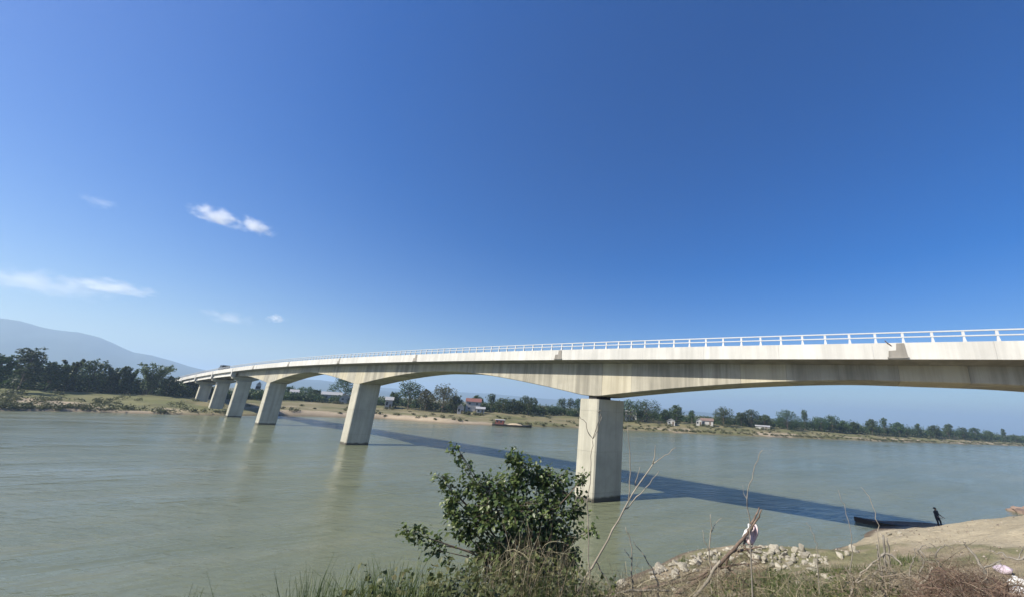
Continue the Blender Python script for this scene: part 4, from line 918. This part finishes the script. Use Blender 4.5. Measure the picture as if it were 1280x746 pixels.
# ------------------------------------------------------------------ grasses, straw and brush
def ribbons(base, top, lean, width, seg=5):
    """curved tapering blades from base (n,3) to height top (n,), bending by lean (n,2)"""
    n_ = len(base); t = np.linspace(0, 1, seg + 1)
    hgt = (top - base[:, 2])[:, None]; L = lean
    X = base[:, None, 0] + L[:, 0:1] * t ** 2.2; Y = base[:, None, 1] + L[:, 1:2] * t ** 2.2
    drop = np.linalg.norm(L, axis=1)[:, None] / (hgt + .05) * .35
    Z = base[:, None, 2] + hgt * (t * (1 + drop) - drop * t ** 3)
    P = np.stack([X, Y, Z], 2); side = rng.normal(size=(n_, 2)); side += np.array([1.2, 0]); side /= np.linalg.norm(side, axis=1)[:, None]
    w = width[:, None] * (1 - .88 * t ** 1.5); S = np.stack([side[:, None, 0] * w, side[:, None, 1] * w, 0 * w], 2)
    V = np.stack([P - S, P + S], 2).reshape(-1, 3); k = 2 * (seg + 1)
    i = np.arange(n_)[:, None, None] * k + (np.arange(seg) * 2)[None, :, None] + np.array([0, 1, 3, 2])[None, None]
    return V, i.reshape(-1, 4)
def stand(n_, px0, px1, R0_, R1_, env, spread, width, lean, cluster=0.0):
    """plants between two pixel columns and ranges whose tips reach the pixel envelope env"""
    px = rng.uniform(px0, px1, n_)
    if cluster: px = np.clip(px0 + (np.floor((px - px0) / cluster) + .5) * cluster + rng.normal(size=n_) * cluster * .28, px0 - 8, px1 + 8)
    R = rng.uniform(R0_, R1_, n_); B = np.zeros((n_, 3)); T = np.zeros(n_)
    for i in range(n_):
        g = at_range(px[i], 746, R[i]); B[i, :2] = g[:2]
        T[i] = at_range(px[i], np.interp(px[i], env[0], env[1]) + abs(rng.normal()) * spread, R[i])[2]
    B[:, 2] = znear(B[:, 0], B[:, 1]) - .04; ok = T > B[:, 2] + .08
    B, T = B[ok], T[ok]; n_ = len(B); a = rng.random(n_) * 6.283; l = np.abs(rng.normal(size=n_)) * lean
    return B, T, np.stack([np.cos(a) * l, np.sin(a) * l], 1), width * rng.uniform(.6, 1.4, n_)
def stuff(name, parts, matn, label, cat, seg=5):
    Vs = []; Fs = []; o_ = 0
    for p_ in parts:
        V, F_ = ribbons(*p_, seg=seg); Vs.append(V); Fs.append(F_ + o_); o_ += len(V)
    return tag(np_mesh(name, np.concatenate(Vs), np.concatenate(Fs), M[matn]), label, cat, kind='stuff')
stuff("tall_grass", [stand(760, 372, 548, 4.4, 6.2, ([372, 395, 420, 440, 455, 470, 495, 520, 548], [722, 712, 716, 722, 728, 706, 706, 704, 716]), 19, .0085, .40, 22), stand(26, 236, 250, 4.6, 5.2, ([236, 250], [737, 737]), 5, .007, .08),
                     stand(14, 300, 380, 4.8, 5.4, ([300, 380], [738, 722]), 8, .008, .5)], 'grass', "tall green grass along the bottom edge left of the bush", "grass")
stuff("dry_weeds", [stand(420, 556, 742, 5.6, 7.2, ([556, 600, 640, 665, 690, 720, 742], [712, 690, 664, 652, 668, 690, 700]), 26, .0055, .45, 12), stand(120, 740, 860, 7.0, 9.5, ([740, 800, 860], [715, 712, 716]), 14, .005, .3, 14), stand(90, 870, 960, 10, 14, ([870, 960], [690, 690]), 16, .006, .4, 9), stand(60, 975, 1120, 9, 12, ([975, 1120], [708, 706]), 10, .006, .35)], 'straw', "tangle of dry straw-coloured weed stems in front of the bush and rubble", "dry weeds")
stuff("green_weeds", [stand(900, 548, 745, 5.4, 7.4, ([548, 600, 640, 690, 745], [722, 712, 704, 716, 722]), 22, .007, .22, 9), stand(260, 700, 800, 7.5, 11, ([700, 800], [728, 730]), 10, .008, .2, 8)], 'grass', "green weeds mixed into the dry stems below the bush", "weeds")
LP = []; LDr = []; wst = MB()
for i in range(230):
    px = rng.choice([rng.uniform(440, 560), rng.uniform(545, 760), rng.uniform(880, 1130)], p=[.22, .55, .23]); R = rng.uniform(4.6, 6.6) if px < 600 else (rng.uniform(5.6, 7.4) if px < 800 else rng.uniform(9, 13)); g = at_range(px, 746, R); g[2] = znear1(g[0], g[1])
    ytop = np.interp(px, [375, 440, 500, 540, 600, 660, 720, 760, 880, 1000, 1130], [736, 730, 712, 710, 706, 690, 706, 728, 716, 712, 712]) + abs(rng.normal()) * 24; zt = at_range(px, ytop, R)[2]
    if zt < g[2] + .2: continue
    top = np.array([g[0] + rng.normal() * .12, g[1] + rng.normal() * .12, zt]); mid_ = (g + top) / 2 + rng.normal(size=3) * .04
    wst.tube([tuple(g), tuple(mid_), tuple(top)], [.006, .005, .003], 3)
    k_ = int(10 + 16 * (zt - g[2])); t = rng.uniform(.3, 1.03, k_)[:, None]; LP.append(g * (1 - t) + top * t + rng.normal(size=(k_, 3)) * .045); dr = rng.normal(size=(k_, 3)); dr[:, 2] = np.abs(dr[:, 2]) * .5; LDr.append(dr / np.linalg.norm(dr, axis=1)[:, None])
LW = empty("leafy_weeds", (0, 6, znear1(0, 6))); tag(LW, "leafy green weeds along the bottom edge round the foot of the bush", "weeds", kind='stuff'); lo = np.array([0, 6, znear1(0, 6)])
wst.v = [tuple(np.array(q) - lo) for q in wst.v]; tag(wst.build("stalks", M['grass'], LW), kind='stuff')
V, F_ = leaves(np.concatenate(LP) - lo, np.concatenate(LDr), .075); tag(np_mesh("leaves", V, F_, M['leaf_weed'], LW), kind='stuff')
n_ = 7000; tx = rng.uniform(2, 46, n_); ty = rng.uniform(8, 46, n_); tz = znear(tx, ty); ok = (tz > .05) & (fbm(tx / 1.8, ty / 1.8, 99) > .42); tx, ty, tz = tx[ok], ty[ok], tz[ok]; n_ = len(tx)
sz = (.02 + .075 * rng.random(n_) ** 3)[:, None, None]; oct_ = np.array([(1, 0, 0), (-1, 0, 0), (0, 1, 0), (0, -1, 0), (0, 0, .7), (0, 0, -.7)]); PV = np.stack([tx, ty, tz], 1)[:, None] + oct_[None] * sz * rng.uniform(.6, 1.4, (n_, 6, 1))
of = np.array([(0, 2, 4), (2, 1, 4), (1, 3, 4), (3, 0, 4), (2, 0, 5), (1, 2, 5), (3, 1, 5), (0, 3, 5)]); tag(np_mesh("pebbles", PV.reshape(-1, 3), (np.arange(n_)[:, None, None] * 6 + of[None]).reshape(-1, 3), M['pebble']), "pebbles and clods scattered over the near sand", "pebbles", kind='stuff')
# short turf on the near slope
n_ = 60000; tx = rng.uniform(-2, 17, n_); ty = rng.uniform(5, 30, n_); keep = (fbm(tx / 2.2, ty / 2.2, 91) > .47 + .18 * sstep(19, 26, ty) + .2 * sstep(10, 16, tx)); tx, ty = tx[keep], ty[keep]; tz = znear(tx, ty); ok = tz > .7; tx, ty, tz = tx[ok], ty[ok], tz[ok]
a = rng.random(len(tx)) * 6.283; l = rng.uniform(.03, .22, len(tx))
stuff("turf", [(np.stack([tx, ty, tz - .03], 1), tz + rng.uniform(.10, .46, len(tx)), np.stack([np.cos(a) * l, np.sin(a) * l], 1), rng.uniform(.006, .013, len(tx)))], 'grass', "short green grass on the near slope right of the bush", "grass", seg=3)
n_ = 5000; tx = rng.uniform(8, 30, n_); ty = rng.uniform(10, 34, n_); keep = fbm(tx / 1.5, ty / 1.5, 95) > .6; tx, ty = tx[keep], ty[keep]; tz = znear(tx, ty); ok = tz > .5; tx, ty, tz = tx[ok], ty[ok], tz[ok]; a = rng.random(len(tx)) * 6.283; l = rng.uniform(.02, .15, len(tx))
stuff("sand_tufts", [(np.stack([tx, ty, tz - .03], 1), tz + rng.uniform(.05, .2, len(tx)), np.stack([np.cos(a) * l, np.sin(a) * l], 1), rng.uniform(.006, .012, len(tx)))], 'straw', "sparse dry tufts on the near sand", "grass", seg=3)
# red-brown brush heap: short crooked twigs thrown together
def brush(name, n_, px0, px1, R0_, R1_, env, matn, label, L0=.25, L1=.8, w=.006):
    px = rng.uniform(px0, px1, n_); R = rng.uniform(R0_, R1_, n_); P = np.zeros((n_, 3)); 
    for i in range(n_):
        y = np.interp(px[i], env[0], env[1]); g = at_range(px[i], 746, R[i]); zt = at_range(px[i], y + 26 * (float(fbm(px[i] / 13, R[i] * .9, 123)) - .42), R[i])[2]; zg = znear1(g[0], g[1]); P[i] = (g[0], g[1], zg + max(.05, zt - zg) * rng.random() ** .55)
    d = rng.normal(size=(n_, 3)); d[:, 2] = np.abs(d[:, 2]) * .8; d /= np.linalg.norm(d, axis=1)[:, None]; L = rng.uniform(L0, L1, n_)[:, None]
    t = np.linspace(-.5, .5, 5); bend = rng.normal(size=(n_, 3)) * .16; Q = P[:, None] + d[:, None] * (L * t[None])[:, :, None] + bend[:, None] * (L * (t[None] ** 2 * 4))[:, :, None]
    s_ = rng.normal(size=(n_, 3)); s_ = np.cross(d, s_); s_ /= np.linalg.norm(s_, axis=1)[:, None]; W_ = (w * rng.uniform(.5, 1.5, n_))[:, None] * (1 - .6 * (t + .5))[None]
    S = s_[:, None] * W_[:, :, None]; V = np.stack([Q - S, Q + S], 2).reshape(-1, 3); i = np.arange(n_)[:, None, None] * 10 + (np.arange(4) * 2)[None, :, None] + np.array([0, 1, 3, 2])[None, None]
    tag(np_mesh(name, V, i.reshape(-1, 4), M[matn]), label, "brush", kind='stuff')
brush("brush_heap", 4200, 1128, 1280, 8.6, 12.6, ([1138, 1150, 1162, 1172, 1185, 1196, 1210, 1222, 1235, 1248, 1264], [742, 728, 718, 712, 708, 714, 710, 718, 716, 728, 734]), 'redtwig', "heap of red-brown dry brush at the bottom right", .15, .5, .0042)
brush("twig_tangle", 800, 770, 1060, 9.5, 17, ([770, 830, 900, 960, 1060], [726, 716, 706, 710, 714]), 'straw', "pale dry twigs tangled over the grass in front of the rubble", .4, 1.3, .0055)
brush("brush_mix", 1900, 1125, 1285, 9.0, 13.5, ([1125, 1150, 1172, 1190, 1210, 1235, 1262, 1285], [718, 706, 694, 700, 690, 706, 716, 722]), 'straw', "pale dry twigs sticking out of the red-brown brush", .2, .75, .0036)
brush("bank_litter", 1100, 690, 880, 7.0, 11.0, ([690, 760, 820, 880], [722, 716, 722, 720]), 'straw', "dry stalks and twigs strewn along the bottom edge left of the rubble", .2, .8, .004)
brush("brush_tangle", 900, 1050, 1145, 9.5, 12.5, ([1050, 1085, 1110, 1145], [726, 708, 700, 716]), 'straw', "tangle of pale dry twigs round the dead stump", .2, .7, .006)
brush("vine_tangle", 260, 590, 735, 5.8, 6.8, ([590, 640, 680, 735], [706, 676, 668, 708]), 'straw', "dry pale vine tangle over the lower part of the bush", .25, .8, .0032)
brush("twig_litter", 700, 780, 960, 12, 20, ([780, 860, 930, 960], [726, 712, 690, 700]), 'redtwig', "brown twigs and litter among the rubble", .3, 1.0, .009)

# ------------------------------------------------------------------ clouds (real volumes high above) and haze
def cloud_mat(dens, seed, scale):
    m = bpy.data.materials.new("cloud_vapour"); m.use_nodes = True; n = m.node_tree; n.nodes.clear()
    o = n.nodes.new("ShaderNodeOutputMaterial"); pv = n.nodes.new("ShaderNodeVolumePrincipled"); n.links.new(pv.outputs[0], o.inputs["Volume"])
    pv.inputs["Color"].default_value = (1, 1, 1, 1); pv.inputs["Anisotropy"].default_value = 0.2
    tc = N(n, "ShaderNodeTexCoord"); g = N(n, "ShaderNodeVectorMath", operation='LENGTH'); n.links.new(tc.outputs["Object"], g.inputs[0])
    mp = N(n, "ShaderNodeMapping"); mp.inputs["Location"].default_value = (seed, seed * .7, 0); mp.inputs["Scale"].default_value = scale; n.links.new(tc.outputs["Object"], mp.inputs[0])
    f = N(n, "ShaderNodeTexNoise"); f.inputs["Scale"].default_value = 1.0; f.inputs["Detail"].default_value = 4; f.inputs["Roughness"].default_value = .6; n.links.new(mp.outputs[0], f.inputs["Vector"])
    v = mth(n, 'SUBTRACT', mth(n, 'ADD', mth(n, 'MULTIPLY', f.outputs["Fac"], 1.9), -.15), mth(n, 'MULTIPLY', g.outputs["Value"], .95))
    mr = N(n, "ShaderNodeMapRange", interpolation_type='SMOOTHSTEP'); mr.inputs[1].default_value = 0.0; mr.inputs[2].default_value = .9; mr.inputs[3].default_value = 0; mr.inputs[4].default_value = dens
    n.links.new(v, mr.inputs[0]); n.links.new(mr.outputs[0], pv.inputs["Density"]); return m
def cloud(px, py, rx, ry, dens, label, seed, scale=(2.2, 1.2, 1.6), alt=1350., tilt=0.0):
    import bmesh
    r = ray(px, py); c_ = CAM + r * ((alt - H) / r[2]); R = np.linalg.norm(c_); k = R / F_PX / math.hypot(1, (math.hypot(px - PPX, py - PPY)) / F_PX)
    bm = bmesh.new(); bmesh.ops.create_icosphere(bm, subdivisions=3, radius=1.0); me = bpy.data.meshes.new("cloud"); bm.to_mesh(me); bm.free()
    me.materials.append(cloud_mat(dens / (rx * k), seed, scale)); o = link("cloud", me); o.location = tuple(c_); o.scale = (rx * k, rx * k * .8, ry * k); o.rotation_euler = (0, tilt, -math.atan2(c_[0], c_[1]))
    tag(o, label, "cloud", "small white clouds in the blue sky")
cloud(271, 270, 30, 13, 2.6, "bright wispy white cloud, left puff of the highest pair", 3.1, tilt=.1); cloud(318, 283, 24, 11, 2.4, "small white cloud, right puff of the highest pair", 9.4, tilt=.1)
cloud(60, 355, 78, 18, 1.5, "long pale cloud low at the left edge above the mountain", 5.2, (3.0, 1.2, 1.2)); cloud(140, 358, 42, 12, 2.0, "white rounded right end of the long low cloud", 7.7)
cloud(285, 397, 32, 11, .8, "faint low cloud above the far end of the bridge", 1.9); cloud(346, 398, 12, 7, 1.8, "tiny white cloud right of the faint low one", 12.3); cloud(124, 253, 20, 9, .28, "very faint small cloud high at the left", 15.1)

HAZE_TOP = max(v.co.z for o in COL.objects if o.name in ('mountain', 'hills') for v in o.data.vertices) + 12; print('HAZE_TOP', HAZE_TOP)
hb = MB().box(-9300, 9300, -9300, 9300, -14, HAZE_TOP)
hm = bpy.data.materials.new("river_haze"); hm.use_nodes = True; hn = hm.node_tree; hn.nodes.clear()
ho = hn.nodes.new("ShaderNodeOutputMaterial"); hv_ = hn.nodes.new("ShaderNodeVolumePrincipled"); hn.links.new(hv_.outputs[0], ho.inputs["Volume"])
hv_.inputs["Color"].default_value = (0.50, 0.69, 0.93, 1); hv_.inputs["Density"].default_value = 2.4e-4; hv_.inputs["Anisotropy"].default_value = 0.25
tag(hb.build("haze", hm), kind='stuff')
